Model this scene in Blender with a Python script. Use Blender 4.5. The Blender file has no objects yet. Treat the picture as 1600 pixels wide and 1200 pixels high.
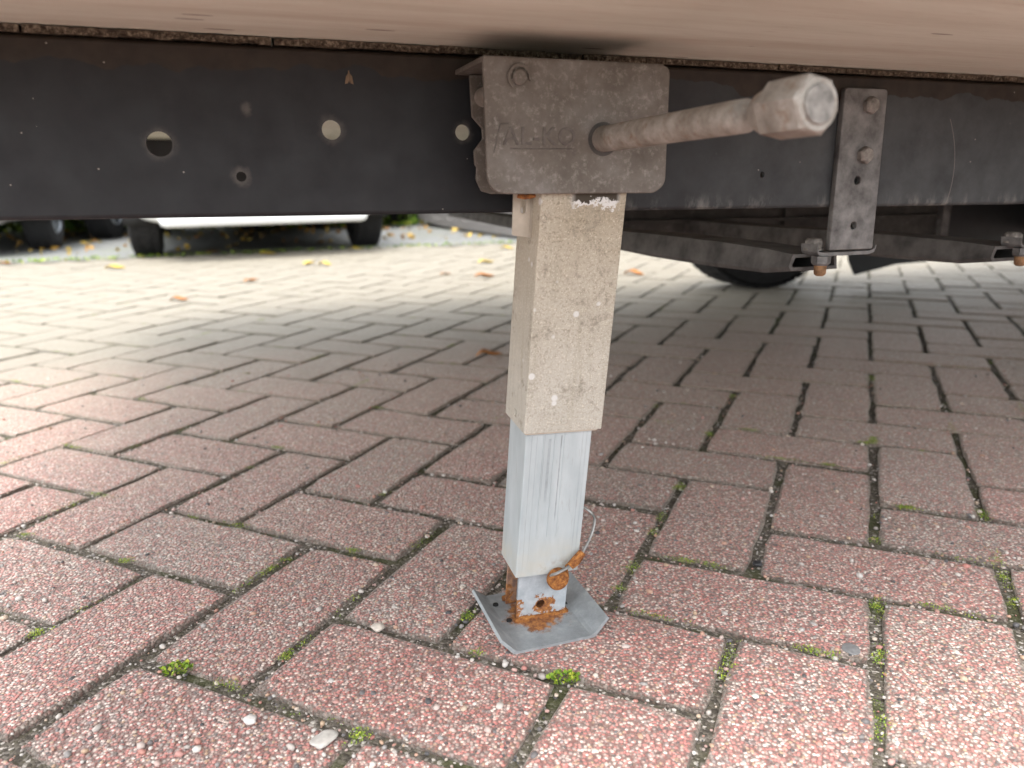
import bpy, bmesh, math, random
from mathutils import Vector, Matrix, noise
from mathutils.geometry import tessellate_polygon

S = bpy.context.scene
COL = S.collection
random.seed(7)
R = math.radians

# ------------------------------------------------------------------ camera
H = 0.3756
cam = bpy.data.cameras.new('camera'); camo = bpy.data.objects.new('camera', cam); COL.objects.link(camo)
cam.sensor_width = 36.0; cam.lens = 36.0 * 1190 / 1600
cam.clip_start = 0.02; cam.clip_end = 400
cam.dof.use_dof = True; cam.dof.focus_distance = 0.62; cam.dof.aperture_fstop = 6.2
_r = Vector((0.99987663, -0.00413482, -0.01515332)); _u = Vector((0.01570732, 0.2632091, 0.96461093)); _f = Vector((0, 0.96472995, -0.26324157))
camo.matrix_world = Matrix(((_r.x, _u.x, -_f.x, 0), (_r.y, _u.y, -_f.y, 0), (_r.z, _u.z, -_f.z, H), (0, 0, 0, 1)))
S.camera = camo

# ------------------------------------------------------------------ sky, sun, exposure
SUN_EL, SUN_AZ = 69, 205          # azimuth clockwise from +Y (camera's heading)
w = bpy.data.worlds.new('World'); S.world = w; w.use_nodes = True
nt = w.node_tree; nt.nodes.clear()
sky = nt.nodes.new('ShaderNodeTexSky'); sky.sky_type = 'NISHITA'; sky.sun_disc = False
sky.sun_elevation = R(SUN_EL); sky.sun_rotation = R(SUN_AZ)
sky.air_density = 1.0; sky.dust_density = 3.0; sky.ozone_density = 1.0
hs = nt.nodes.new('ShaderNodeHueSaturation'); hs.inputs['Saturation'].default_value = 0.12
bg = nt.nodes.new('ShaderNodeBackground'); bg.inputs['Strength'].default_value = 0.15
wo = nt.nodes.new('ShaderNodeOutputWorld')
nt.links.new(sky.outputs[0], hs.inputs['Color']); nt.links.new(hs.outputs[0], bg.inputs[0]); nt.links.new(bg.outputs[0], wo.inputs[0])
sl = bpy.data.lights.new('sun', 'SUN'); so = bpy.data.objects.new('sun', sl); COL.objects.link(so)
sl.energy = 0.5; sl.angle = R(24); sl.color = (1.0, 0.95, 0.86)
sd = Vector((math.sin(R(SUN_AZ)) * math.cos(R(SUN_EL)), math.cos(R(SUN_AZ)) * math.cos(R(SUN_EL)), math.sin(R(SUN_EL))))
so.rotation_euler = (-sd).to_track_quat('-Z', 'Y').to_euler(); so.location = sd * 20
S.view_settings.view_transform = 'Standard'; S.view_settings.look = 'None'
S.view_settings.gamma = 1.0; S.view_settings.use_curve_mapping = False
S.view_settings.exposure = 2.22

# ------------------------------------------------------------------ material helper
class NT:
    def __init__(s, name, rough=0.6, metal=0.0, spec=0.5):
        s.m = bpy.data.materials.new(name); s.m.use_nodes = True
        s.t = s.m.node_tree; s.b = s.t.nodes['Principled BSDF']
        s.b.inputs['Roughness'].default_value = rough; s.b.inputs['Metallic'].default_value = metal
        s.b.inputs['Specular IOR Level'].default_value = spec
        s._o = None
    def n(s, kind, **kw):
        x = s.t.nodes.new(kind)
        for k, v in kw.items(): setattr(x, k, v)
        return x
    def put(s, inp, v):
        if hasattr(v, 'is_output') or isinstance(v, bpy.types.NodeSocket): s.t.links.new(v, inp)
        elif isinstance(v, tuple) and len(v) == 3 and inp.type == 'RGBA': inp.default_value = (*v, 1)
        else: inp.default_value = v
    def obj(s):
        if not s._o: s._o = s.n('ShaderNodeTexCoord').outputs['Object']
        return s._o
    def pos(s): return s.n('ShaderNodeNewGeometry').outputs['Position']
    def map(s, v, scale=(1, 1, 1), loc=(0, 0, 0)):
        x = s.n('ShaderNodeMapping'); s.put(x.inputs[0], v); x.inputs['Scale'].default_value = scale; x.inputs['Location'].default_value = loc
        return x.outputs[0]
    def noise(s, v, scale, detail=4, rough=0.6, dist=0):
        x = s.n('ShaderNodeTexNoise'); s.put(x.inputs['Vector'], v); x.inputs['Scale'].default_value = scale
        x.inputs['Detail'].default_value = detail; x.inputs['Roughness'].default_value = rough; x.inputs['Distortion'].default_value = dist
        return x.outputs['Fac']
    def vor(s, v, scale, feature='F1', rand=1.0):
        x = s.n('ShaderNodeTexVoronoi'); x.feature = feature; s.put(x.inputs['Vector'], v); x.inputs['Scale'].default_value = scale
        x.inputs['Randomness'].default_value = rand
        return x.outputs
    def ramp(s, f, stops, interp='LINEAR'):
        x = s.n('ShaderNodeValToRGB'); s.put(x.inputs[0], f); r = x.color_ramp; r.interpolation = interp
        while len(r.elements) > 1: r.elements.remove(r.elements[-1])
        for i, (p, c) in enumerate(stops):
            if not isinstance(c, tuple): c = (c, c, c)
            e = r.elements[0] if i == 0 else r.elements.new(p)
            e.position = p; e.color = (*c, 1)
        return x.outputs[0]
    def mix(s, f, a, b, mode='MIX'):
        x = s.n('ShaderNodeMix'); x.data_type = 'RGBA'; x.blend_type = mode
        s.put(x.inputs[0], f); s.put(x.inputs[6], a); s.put(x.inputs[7], b)
        return x.outputs[2]
    def math(s, op, a, b=0.5, c=None):
        x = s.n('ShaderNodeMath'); x.operation = op; s.put(x.inputs[0], a); s.put(x.inputs[1], b)
        if c is not None: s.put(x.inputs[2], c)
        return x.outputs[0]
    def sep(s, v):
        x = s.n('ShaderNodeSeparateXYZ'); s.put(x.inputs[0], v); return x.outputs
    def col(s, c): s.put(s.b.inputs['Base Color'], c); return s
    def rgh(s, c): s.put(s.b.inputs['Roughness'], c); return s
    def bump(s, h, strength=0.5, dist=0.001):
        x = s.n('ShaderNodeBump'); s.put(x.inputs['Height'], h); x.inputs['Strength'].default_value = strength; x.inputs['Distance'].default_value = dist
        s.t.links.new(x.outputs[0], s.b.inputs['Normal']); return s

def smooth01(q, x, lo, hi):
    y = q.n('ShaderNodeMapRange'); y.interpolation_type = 'SMOOTHSTEP'
    q.put(y.inputs[0], x); y.inputs[1].default_value = lo; y.inputs[2].default_value = hi
    return y.outputs[0]

# ---- washed concrete brick
def mat_brick():
    q = NT('washed_concrete_brick', 0.62, spec=0.45)
    g = q.n('ShaderNodeNewGeometry'); oi = q.n('ShaderNodeObjectInfo')
    rnd = q.math('FRACT', q.math('ADD', g.outputs['Random Per Island'], oi.outputs['Random']))
    off = q.n('ShaderNodeVectorMath'); off.operation = 'MULTIPLY_ADD'
    q.put(off.inputs[0], rnd); off.inputs[1].default_value = (7, 3, 5); q.put(off.inputs[2], g.outputs['Position'])
    P = off.outputs[0]
    v1 = q.vor(P, 400); v2 = q.vor(P, 215); v3 = q.vor(q.map(P, loc=(.37, .11, .2)), 125)
    pal = [(0, (.47, .20, .18)), (.18, (.54, .28, .245)), (.32, (.39, .21, .185)), (.44, (.50, .40, .355)), (.54, (.39, .345, .315)),
           (.64, (.64, .56, .495)), (.74, (.51, .235, .21)), (.83, (.76, .70, .63)), (.92, (.47, .345, .235)), (.955, (.12, .115, .112))]
    c1 = q.ramp(q.sep(v1['Color'])[0], pal, 'CONSTANT')
    pal2 = [(0, (.31, .28, .26)), (.2, (.52, .47, .425)), (.40, (.72, .68, .62)), (.55, (.44, .32, .22)), (.66, (.36, .34, .33)), (.80, (.24, .225, .22)), (.91, (.075, .072, .078))]
    c2 = q.ramp(q.sep(v2['Color'])[1], pal2, 'CONSTANT')
    c3 = q.ramp(q.sep(v3['Color'])[1], pal2, 'CONSTANT')
    big = q.noise(g.outputs['Position'], 9, 3)
    wear = q.math('ADD', big, q.math('MULTIPLY', q.math('SUBTRACT', rnd, .5), .22))
    thr = q.math('MULTIPLY_ADD', wear, -.9, 1.02)                   # worn patches show more stones
    s2 = q.math('MULTIPLY', q.math('GREATER_THAN', q.sep(v2['Color'])[0], thr), q.math('LESS_THAN', v2['Distance'], .40))
    s3 = q.math('MULTIPLY', q.math('GREATER_THAN', q.sep(v3['Color'])[0], .90), q.math('LESS_THAN', v3['Distance'], .33))
    c = q.mix(s2, c1, c2); c = q.mix(s3, c, c3)
    edge = q.math('MULTIPLY', smooth01(q, v1['Distance'], .34, .62), .8)
    c = q.mix(edge, c, (.125, .075, .066))
    tint = q.ramp(rnd, [(0, (1.06, .90, .88)), (.3, (.97, .97, .96)), (.55, (1.10, .95, .94)), (.75, (.90, .89, .88)), (.88, (1.02, .87, .85)), (1, (1.03, 1.01, .99))])
    c = q.mix(1.0, c, tint, 'MULTIPLY')
    at = q.n('ShaderNodeAttribute'); at.attribute_name = 'dirt'
    dn = q.math('ADD', at.outputs['Fac'], q.math('MULTIPLY', q.math('SUBTRACT', q.noise(g.outputs['Position'], 120, 5, .7), .5), 1.1))
    dk = q.math('MULTIPLY', smooth01(q, dn, .38, .95), .85)
    c = q.mix(dk, c, q.ramp(q.sep(v1['Color'])[1], [(0, (.085, .072, .058)), (.5, (.13, .112, .092)), (.85, (.23, .205, .175))], 'CONSTANT'))
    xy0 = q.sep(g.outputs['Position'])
    dust_lift = q.math('MULTIPLY', smooth01(q, q.math('ADD', xy0[1], q.math('MULTIPLY', big, .6)), 0.9, 1.8), .5)  # dusty brown tone that also lightens the shaded paving under the trailer
    c = q.mix(dust_lift, c, q.ramp(q.sep(v1['Color'])[0], [(0, (.38, .285, .215)), (.5, (.46, .36, .285)), (.8, (.59, .50, .41))], 'CONSTANT'))
    grime = smooth01(q, q.noise(g.outputs['Position'], 3.1, 5), .50, .78)
    c = q.mix(q.math('MULTIPLY', grime, .30), c, (.21, .18, .15))
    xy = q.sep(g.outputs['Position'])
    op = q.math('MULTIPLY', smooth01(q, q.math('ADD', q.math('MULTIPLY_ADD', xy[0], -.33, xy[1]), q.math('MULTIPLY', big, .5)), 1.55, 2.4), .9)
    c = q.mix(op, c, q.mix(q.sep(v1['Color'])[1], (.170, .155, .118), (.275, .253, .198)))  # open far paving: cream glare and its brightness painted into the brick colour
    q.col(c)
    h = q.math('SUBTRACT', 1.0, q.math('MULTIPLY', v1['Distance'], v1['Distance']))
    h2 = q.math('MULTIPLY', s2, q.math('SUBTRACT', 1.1, q.math('MULTIPLY', v2['Distance'], 1.6)))
    h3 = q.math('MULTIPLY', s3, q.math('SUBTRACT', 1.4, q.math('MULTIPLY', v3['Distance'], 2)))
    hh = q.math('MAXIMUM', q.math('MAXIMUM', h, q.math('ADD', h2, .4)), h3)
    q.b.inputs['Sheen Weight'].default_value = .2; q.b.inputs['Sheen Roughness'].default_value = .45; q.b.inputs['Sheen Tint'].default_value = (1, .96, .86, 1)
    hh = q.math('ADD', hh, q.math('MULTIPLY', q.noise(P, 900, 2), .25))
    q.bump(hh, 1.0, .0019)
    q.rgh(q.ramp(q.sep(v1['Color'])[2], [(0, .42), (1, .75)]))
    return q.m

def mat_sand():
    q = NT('joint_sand', .9, spec=.2)
    p = q.pos(); v = q.vor(p, 420)
    c = q.ramp(q.sep(v['Color'])[0], [(0, (.075, .066, .055)), (.3, (.13, .115, .095)), (.6, (.10, .09, .066)), (.8, (.21, .19, .165)), (.93, (.45, .42, .38))], 'CONSTANT')
    moss = smooth01(q, q.noise(p, 16, 3), .50, .64)
    c = q.mix(q.math('MULTIPLY', moss, .6), c, (.05, .062, .016))
    q.col(c).bump(q.math('SUBTRACT', 1, v['Distance']), .9, .0012)
    return q.m

def mat_simple(name, c, rough=.5, metal=0, spec=.5, var=.25, scale=60, bump=0):
    q = NT(name, rough, metal, spec)
    n = q.noise(q.obj(), scale, 5)
    a = tuple(x * (1 - var) for x in c); b = tuple(min(1, x * (1 + var)) for x in c)
    q.col(q.ramp(n, [(.3, a), (.7, b)]))
    if bump: q.bump(n, bump, .0006)
    return q.m

def rust_nodes(q, P):
    n = q.noise(P, 240, 6, .7)
    return q.ramp(n, [(.28, (.07, .026, .014)), (.45, (.18, .07, .026)), (.6, (.34, .145, .042)), (.75, (.46, .26, .10))])

def mat_rust():
    q = NT('rust', .9, spec=.15)
    q.col(rust_nodes(q, q.obj())).bump(q.noise(q.obj(), 420, 5, .7), .9, .0012)
    return q.m

def mat_beam():
    q = NT('black_chassis_paint', .42, spec=.3)
    P = q.obj(); x = q.sep(P)
    base = q.ramp(q.noise(P, 25, 5), [(.3, (.0062, .0074, .0100)), (.7, (.0125, .0145, .0180))])
    # damp brown stain hanging from the top edge, its own wavy outline
    wav = q.noise(q.map(P, (1, 0, 0)), 7, 3, .55); wav2 = q.noise(q.map(P, (1, 0, 0)), 60, 3, .5)
    lim = q.math('MULTIPLY_ADD', wav, -.085, .4955); lim = q.math('MULTIPLY_ADD', wav2, -.011, lim)
    st = smooth01(q, q.math('SUBTRACT', x[2], lim), -.0006, .0008)
    c = q.mix(st, base, q.ramp(q.noise(P, 70, 4), [(.3, (.015, .0115, .009)), (.7, (.032, .024, .018))]))
    # grey road dust, with ground reflection painted in towards the front (right) half, scuffs, specks
    film_sheen = q.math('MULTIPLY', q.math('MULTIPLY_ADD', smooth01(q, x[0], .22, .55), .82, .18), q.math('SUBTRACT', 1, st))
    film_sheen = q.math('MULTIPLY', film_sheen, q.ramp(q.noise(P, 30, 6, .65), [(.3, .25), (.75, .75)]))
    c = q.mix(film_sheen, c, (.075, .083, .086))
    low = q.math('MULTIPLY', q.math('SUBTRACT', 1, smooth01(q, x[2], .352, .366)), q.ramp(q.noise(q.map(P, (1, 1, .4)), 48, 5, .7), [(.5, 0.0), (.72, .75)]))
    c = q.mix(q.math('MULTIPLY', low, smooth01(q, x[0], .2, .34)), c, (.22, .22, .205))
    sp = q.vor(P, 95); spk = q.math('MULTIPLY', q.math('LESS_THAN', sp['Distance'], .06), q.math('GREATER_THAN', q.sep(sp['Color'])[0], .80))
    c = q.mix(q.math('MULTIPLY', spk, .7), c, (.32, .30, .27))
    sm = smooth01(q, q.noise(P, 34, 6, .75), .68, .80)
    c = q.mix(q.math('MULTIPLY', sm, .45), c, (.15, .15, .14))
    # pale worn rings round the drilled holes
    for (a, z, r) in ((-.0574, .3993, .011), (.0568, .4103, .010), (.1538, .4101, .009), (-.0071, .3781, .0085), (.0002, .4231, .006)):
        d = q.n('ShaderNodeVectorMath'); d.operation = 'DISTANCE'; q.put(d.inputs[0], q.map(P, (1, 0, 1))); d.inputs[1].default_value = (a, 0, z)
        k = q.math('SUBTRACT', 1, smooth01(q, q.math('ADD', d.outputs['Value'], q.math('MULTIPLY', q.noise(P, 160, 4), .008)), r * .75, r * 1.55))
        c = q.mix(q.math('MULTIPLY', k, .30), c, (.20, .185, .165))
    # one long hair scratch
    d = q.math('ABSOLUTE', q.math('SUBTRACT', x[0], q.math('MULTIPLY_ADD', q.math('MULTIPLY', q.math('SUBTRACT', x[2], .38), q.math('SUBTRACT', x[2], .38)), -5.5, .642)))
    sc = q.math('MULTIPLY', q.math('LESS_THAN', d, .00035), q.math('LESS_THAN', x[2], .43))
    c = q.mix(q.math('MULTIPLY', sc, .5), c, (.24, .22, .2))
    q.col(c)
    q.rgh(q.ramp(q.noise(P, 45, 5), [(.3, .42), (.7, .62)]))
    q.bump(q.noise(P, 300, 4), .12, .0004)
    return q.m

def mat_bracket():
    q = NT('old_zinc_plate', .6, .25, .4)
    P = q.obj()
    c = q.ramp(q.noise(P, 26, 6, .7), [(.28, (.090, .080, .068)), (.5, (.135, .122, .106)), (.72, (.19, .182, .17))])
    c = q.mix(q.ramp(q.noise(P, 210, 5, .75), [(.52, 0.0), (.72, .6)]), c, (.33, .32, .30))
    c = q.mix(q.ramp(q.noise(P, 62, 5, .7), [(.60, 0.0), (.75, .55)]), c, (.085, .075, .075))
    q.col(c).bump(q.noise(P, 330, 5), .35, .0005)
    return q.m

def mat_outer():
    q = NT('weathered_aluminium', .72, .1, .35)
    P = q.obj(); x = q.sep(P)
    c = q.ramp(q.noise(P, 22, 5), [(.3, (.34, .30, .225)), (.7, (.44, .405, .33))])
    up = smooth01(q, x[2], .19, .37)
    c = q.mix(q.math('MULTIPLY', q.math('SUBTRACT', 1, up), .55), c, (.42, .42, .395))
    sp = q.ramp(q.noise(P, 480, 4, .8), [(.50, 0.0), (.62, 1.0)])
    gn = q.n('ShaderNodeNewGeometry'); nd = q.n('ShaderNodeVectorMath'); nd.operation = 'DOT_PRODUCT'; q.put(nd.inputs[0], gn.outputs['True Normal']); nd.inputs[1].default_value = (-.9482, -.3173, 0)
    side = q.math('MULTIPLY_ADD', q.math('GREATER_THAN', nd.outputs['Value'], .6), -.72, 1.0)
    sp = q.math('MULTIPLY', sp, q.math('MULTIPLY', side, q.ramp(q.noise(P, 40, 5, .65), [(.32, .35), (.62, 1.0)])))
    sk_ = q.ramp(q.noise(q.map(P, (1, 1, .06)), 130, 4, .65), [(.52, 0.0), (.72, .5)])
    c = q.mix(sk_, c, (.30, .28, .22))
    c = q.mix(q.math('MULTIPLY', sp, q.math('MULTIPLY_ADD', up, .35, .45)), c, (.15, .125, .085))
    c = q.mix(q.ramp(q.noise(P, 900, 2, .5), [(.58, 0.0), (.68, .5)]), c, (.66, .61, .5))
    dark = q.ramp(q.noise(P, 75, 6, .8), [(.56, 0.0), (.68, .8)])
    c = q.mix(dark, c, (.19, .17, .135))
    v = q.vor(P, 62); drop = q.math('MULTIPLY', q.math('SUBTRACT', 1, smooth01(q, v['Distance'], .13, .2)), q.math('GREATER_THAN', q.sep(v['Color'])[0], .72))
    c = q.mix(q.math('MULTIPLY', drop, .75), c, (.60, .61, .60))
    # bare corroded patch under the mounting plate
    e = q.math('ADD', q.math('SUBTRACT', x[2], .3655), q.math('MULTIPLY', q.math('SUBTRACT', q.noise(P, 120, 5, .75), .5), .03))
    m = q.math('MULTIPLY', smooth01(q, x[0], .212, .219), q.math('SUBTRACT', 1, smooth01(q, x[0], .2495, .254)))
    m = q.math('MULTIPLY', m, q.math('LESS_THAN', x[1], .52))
    wht = q.math('MULTIPLY', smooth01(q, e, -.0085, -.0075), m)
    c = q.mix(wht, c, (.62, .63, .62))
    blk = q.math('MULTIPLY', smooth01(q, e, -.0052, -.0044), m)
    c = q.mix(blk, c, (.05, .042, .03))
    q.col(c).bump(q.noise(P, 480, 4, .8), .35, .0005)
    return q.m

def mat_mid():
    q = NT('grey_white_aluminium', .6, .15, .4)
    P = q.obj(); x = q.sep(P)
    c = q.ramp(q.noise(q.map(P, (1, 1, .25)), 60, 5), [(.3, (.31, .355, .37)), (.7, (.42, .465, .48))])
    st = q.ramp(q.noise(q.map(P, (1, 1, .02)), 620, 3, .6), [(.60, 0.0), (.68, .6)])
    c = q.mix(q.math('MULTIPLY', st, smooth01(q, q.noise(P, 30, 3), .42, .62)), c, (.30, .31, .31))
    al = q.math('SUBTRACT', q.math('MULTIPLY_ADD', x[2], -.0392, x[0]), .1776)
    fr_ = q.math('LESS_THAN', x[1], .565)
    for (a_, w_, z0, z1, k_) in ((.0235, .0011, .115, .176, .55), (.0335, .0005, .098, .178, .75), (.0080, .0004, .05, .18, .6), (.0125, .0004, .06, .18, .45), (.0190, .0004, .12, .18, .6), (.0520, .0005, .05, .18, .5), (.0555, .0006, .05, .18, .5)):
        d_ = q.math('ABSOLUTE', q.math('SUBTRACT', al, a_)); k = q.math('SUBTRACT', 1, smooth01(q, d_, w_ * .6, w_ * 1.5))
        zz = q.math('MULTIPLY', smooth01(q, x[2], z0, z0 + .012), q.math('LESS_THAN', x[2], z1))
        k_ = k_ * (.85 if a_ in (.0235, .0335) else .45); k = q.math('MULTIPLY', q.math('MULTIPLY', k, zz), q.math('MULTIPLY', fr_, q.math('MULTIPLY', q.ramp(q.noise(P, 90, 4), [(.3, .3), (.6, 1.0)]), k_)))
        c = q.mix(k, c, (.14, .15, .15))
    low = q.math('SUBTRACT', 1, smooth01(q, x[2], .055, .095))
    c = q.mix(q.math('MULTIPLY', low, q.ramp(q.noise(P, 80, 5), [(.35, .15), (.7, .7)])), c, (.44, .41, .33))
    ru = q.math('MULTIPLY', q.ramp(q.noise(P, 120, 6, .75), [(.5, 0.0), (.62, .85)]), q.math('SUBTRACT', 1, smooth01(q, x[2], .05, .068)))
    ru = q.math('MULTIPLY', ru, smooth01(q, x[0], .195, .215))
    c = q.mix(ru, c, (.21, .13, .07))
    q.col(c).bump(q.noise(q.map(P, (1, 1, .1)), 500, 3), .2, .0003)
    return q.m

def mat_foot():
    q = NT('galvanised_foot', .55, .35, .4)
    P = q.obj(); x = q.sep(P)
    c = q.ramp(q.noise(P, 60, 6, .7), [(.3, (.20, .22, .23)), (.55, (.295, .318, .33)), (.75, (.40, .425, .435))])
    d = q.n('ShaderNodeVectorMath'); d.operation = 'DISTANCE'; q.put(d.inputs[0], q.map(P, (1, 1, .9))); d.inputs[1].default_value = (.206, .560, .004)
    f = q.math('ADD', d.outputs['Value'], q.math('MULTIPLY', q.math('SUBTRACT', q.noise(P, 75, 6, .7), .5), .05))
    r = q.math('SUBTRACT', 1, smooth01(q, f, .022, .031))
    c = q.mix(r, c, rust_nodes(q, P))
    q.col(c); q.put(q.b.inputs['Metallic'], q.math('MULTIPLY', q.math('SUBTRACT', 1, r), .35))
    q.rgh(q.math('MULTIPLY_ADD', r, .35, .5)).bump(q.noise(P, 320, 5, .7), .4, .0008)
    return q.m

def mat_inner():
    q = NT('galvanised_channel', .5, .35, .4)
    P = q.obj(); x = q.sep(P)
    c = q.ramp(q.noise(P, 110, 6, .7), [(.3, (.32, .36, .39)), (.55, (.42, .46, .49)), (.75, (.52, .56, .58))])
    d = q.n('ShaderNodeVectorMath'); d.operation = 'DISTANCE'; q.put(d.inputs[0], q.map(P, (1, 0, 1))); d.inputs[1].default_value = (.2115, 0, .0165)
    n = q.math('MULTIPLY', q.math('SUBTRACT', q.noise(P, 110, 6, .7), .5), .028)
    r1 = q.math('SUBTRACT', 1, smooth01(q, q.math('ADD', d.outputs['Value'], n), .0085, .0100))
    r2 = q.math('SUBTRACT', 1, smooth01(q, q.math('ADD', x[2], n), .0075, .0095))
    r3 = q.math('MULTIPLY', q.math('SUBTRACT', 1, smooth01(q, q.math('ADD', x[0], n), .1895, .1915)), q.math('LESS_THAN', x[2], .026))
    bk = q.math('GREATER_THAN', x[1], .567)
    r = q.math('MAXIMUM', q.math('MAXIMUM', r1, r2), q.math('MAXIMUM', r3, q.math('MULTIPLY', bk, .85)))
    c = q.mix(r, c, rust_nodes(q, P))
    q.col(c); q.put(q.b.inputs['Metallic'], q.math('MULTIPLY', q.math('SUBTRACT', 1, r), .35))
    q.rgh(q.math('MULTIPLY_ADD', r, .4, .5)).bump(q.noise(P, 420, 5, .7), .35, .0006)
    return q.m

def mat_crank():
    q = NT('dirty_crank_steel', .62, .2, .4)
    P = q.obj()
    c = q.ramp(q.noise(P, 50, 6, .7), [(.3, (.12, .105, .088)), (.52, (.24, .222, .195)), (.75, (.40, .385, .355))])
    c = q.mix(q.ramp(q.noise(P, 95, 6, .75), [(.54, 0.0), (.68, .75)]), c, (.17, .10, .055))
    q.col(c).bump(q.noise(P, 330, 5, .7), .45, .0006)
    return q.m

def mat_ply():
    q = NT('plywood_underside', .6, spec=.35)
    P = q.obj()
    c = q.ramp(q.noise(q.map(P, (.5, 4, 1)), 9, 6, .65), [(.3, (.54, .54, .455)), (.55, (.61, .615, .53)), (.75, (.66, .665, .58))])
    c = q.mix(q.ramp(q.noise(q.map(P, (.6, 14, 1)), 42, 5, .7), [(.55, 0.0), (.70, .6)]), c, (.36, .30, .225))
    c = q.mix(q.ramp(q.noise(q.map(P, (.35, 5, 1)), 5, 4, .6), [(.45, 0.0), (.7, .5)]), c, (.42, .36, .28))
    v = q.vor(q.map(P, (.42, 2.6, 1)), 26); k = q.math('MULTIPLY', q.math('LESS_THAN', v['Distance'], .11), q.math('GREATER_THAN', q.sep(v['Color'])[0], .60))
    c = q.mix(q.math('MULTIPLY', k, .8), c, (.10, .065, .045))
    q.col(c).bump(q.noise(q.map(P, (1, 8, 1)), 60, 4), .2, .0005)
    return q.m

def mat_gasket():
    q = NT('gritty_seam', .95, spec=.1)
    P = q.obj()
    q.col(q.ramp(q.noise(P, 300, 5, .8), [(.38, (.025, .018, .014)), (.52, (.10, .08, .06)), (.66, (.30, .26, .2))]))
    q.bump(q.noise(P, 260, 5, .8), 1, .002)
    return q.m

def mat_under():
    q = NT('road_dirt_black', .65, spec=.4)
    P = q.obj()
    c = q.ramp(q.noise(P, 18, 6, .7), [(.3, (.022, .021, .020)), (.55, (.055, .052, .048)), (.78, (.12, .115, .108))])
    c = q.mix(q.ramp(q.noise(P, 70, 6, .75), [(.55, 0.0), (.75, .6)]), c, (.18, .172, .16))
    q.col(c).bump(q.noise(P, 160, 5, .7), .4, .001)
    return q.m

M = {}
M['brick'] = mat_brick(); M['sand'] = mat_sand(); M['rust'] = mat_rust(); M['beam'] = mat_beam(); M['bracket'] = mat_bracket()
M['outer'] = mat_outer(); M['mid'] = mat_mid(); M['foot'] = mat_foot(); M['inner'] = mat_inner(); M['crank'] = mat_crank()
M['ply'] = mat_ply(); M['gasket'] = mat_gasket(); M['under'] = mat_under()
M['lettering'] = mat_simple('grimy_raised_metal', (.107, .098, .089), .65, .2, .4, .35, 150, .3)
M['oldrust'] = mat_simple('dull_rusty_thread', (.20, .115, .06), .8, 0, .2, .5, 200, .5)
M['arm'] = mat_simple('dusty_black_steel', (.085, .083, .08), .7, 0, .35, .6, 34, .4)
M['strap'] = mat_simple('galvanised_strap', (.15, .15, .148), .55, .4, .4, .55, 55, .35)
M['bolt'] = mat_simple('old_bolt', (.19, .18, .165), .6, .35, .4, .5, 160, .4)
M['zinc'] = mat_simple('zinc_strip', (.40, .355, .295), .55, .25, .4, .22, 45, .15)
M['wire'] = mat_simple('spring_wire', (.26, .26, .25), .4, .7, .5, .4, 120)
M['tyre'] = mat_simple('tyre_rubber', (.019, .019, .02), .75, 0, .3, .3, 40, .2)
M['rim'] = mat_simple('alloy_rim', (.42, .46, .50), .35, .6, .5, .1, 20)
M['rimdark'] = mat_simple('steel_rim', (.16, .16, .165), .5, .4, .5, .2, 20)
M['plastic'] = mat_simple('dark_plastic', (.022, .023, .025), .55, 0, .4, .25, 30)
M['flap'] = mat_simple('black_sheet', (.016, .018, .02), .5, 0, .4, .2, 30)
M['white'] = mat_simple('white_paint', (.74, .77, .79), .25, 0, .5, .02, 4)
M['grey'] = mat_simple('grey_paint', (.23, .235, .24), .3, .3, .5, .04, 4)
M['slate'] = mat_simple('beige_silver_paint', (.40, .38, .35), .3, .3, .5, .04, 4)
M['skirt'] = mat_simple('grey_skirt', (.19, .18, .175), .5, .2, .4, .08, 5)
M['body'] = mat_simple('white_panel', (.7, .7, .69), .4, 0, .5, .03, 3)
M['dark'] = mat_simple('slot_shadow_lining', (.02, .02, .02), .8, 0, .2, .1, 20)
M['lamp'] = mat_simple('lamp_lens', (.55, .57, .6), .15, 0, .6, .05, 8)
M['redlamp'] = mat_simple('tail_lens', (.35, .02, .02), .2, 0, .6, .05, 8)
q = NT('car_glass', .06, 0, .6); q.col((.02, .025, .028)); M['glass'] = q.m

def leafmat(name, stops, rough=.6):
    q = NT(name, rough, spec=.35)
    g = q.n('ShaderNodeNewGeometry')
    q.col(q.ramp(g.outputs['Random Per Island'], stops)); q.put(q.b.inputs['Transmission Weight'], 0.0)
    return q.m
M['moss'] = leafmat('moss_green', [(0, (.05, .10, .010)), (.3, (.12, .22, .015)), (.6, (.23, .33, .025)), (.85, (.36, .40, .04)), (1, (.22, .19, .06))])
M['hedge'] = leafmat('hedge_leaves', [(0, (.03, .06, .012)), (.5, (.07, .12, .02)), (.85, (.14, .18, .03)), (1, (.26, .24, .04))])
M['litter'] = leafmat('leaf_litter', [(0, (.20, .085, .02)), (.4, (.36, .20, .03)), (.7, (.5, .36, .05)), (1, (.20, .13, .06))])
M['grass'] = leafmat('verge_grass', [(0, (.06, .13, .015)), (.5, (.13, .22, .02)), (1, (.28, .32, .05))])
M['stone'] = leafmat('pebble_mix', [(0, (.28, .25, .23)), (.25, (.46, .42, .385)), (.45, (.38, .17, .145)), (.6, (.40, .29, .20)), (.75, (.54, .51, .475)), (.9, (.13, .12, .12)), (1, (.06, .06, .062))], .5)
M['stem'] = mat_simple('bark', (.10, .075, .05), .9, 0, .2, .3, 40, .4)
def leaf_single(name, c):
    q = NT(name, .55, spec=.35); P = q.obj()
    q.col(q.ramp(q.noise(P, 70, 4), [(.3, tuple(x * .62 for x in c)), (.65, c)])); return q.m
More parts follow.
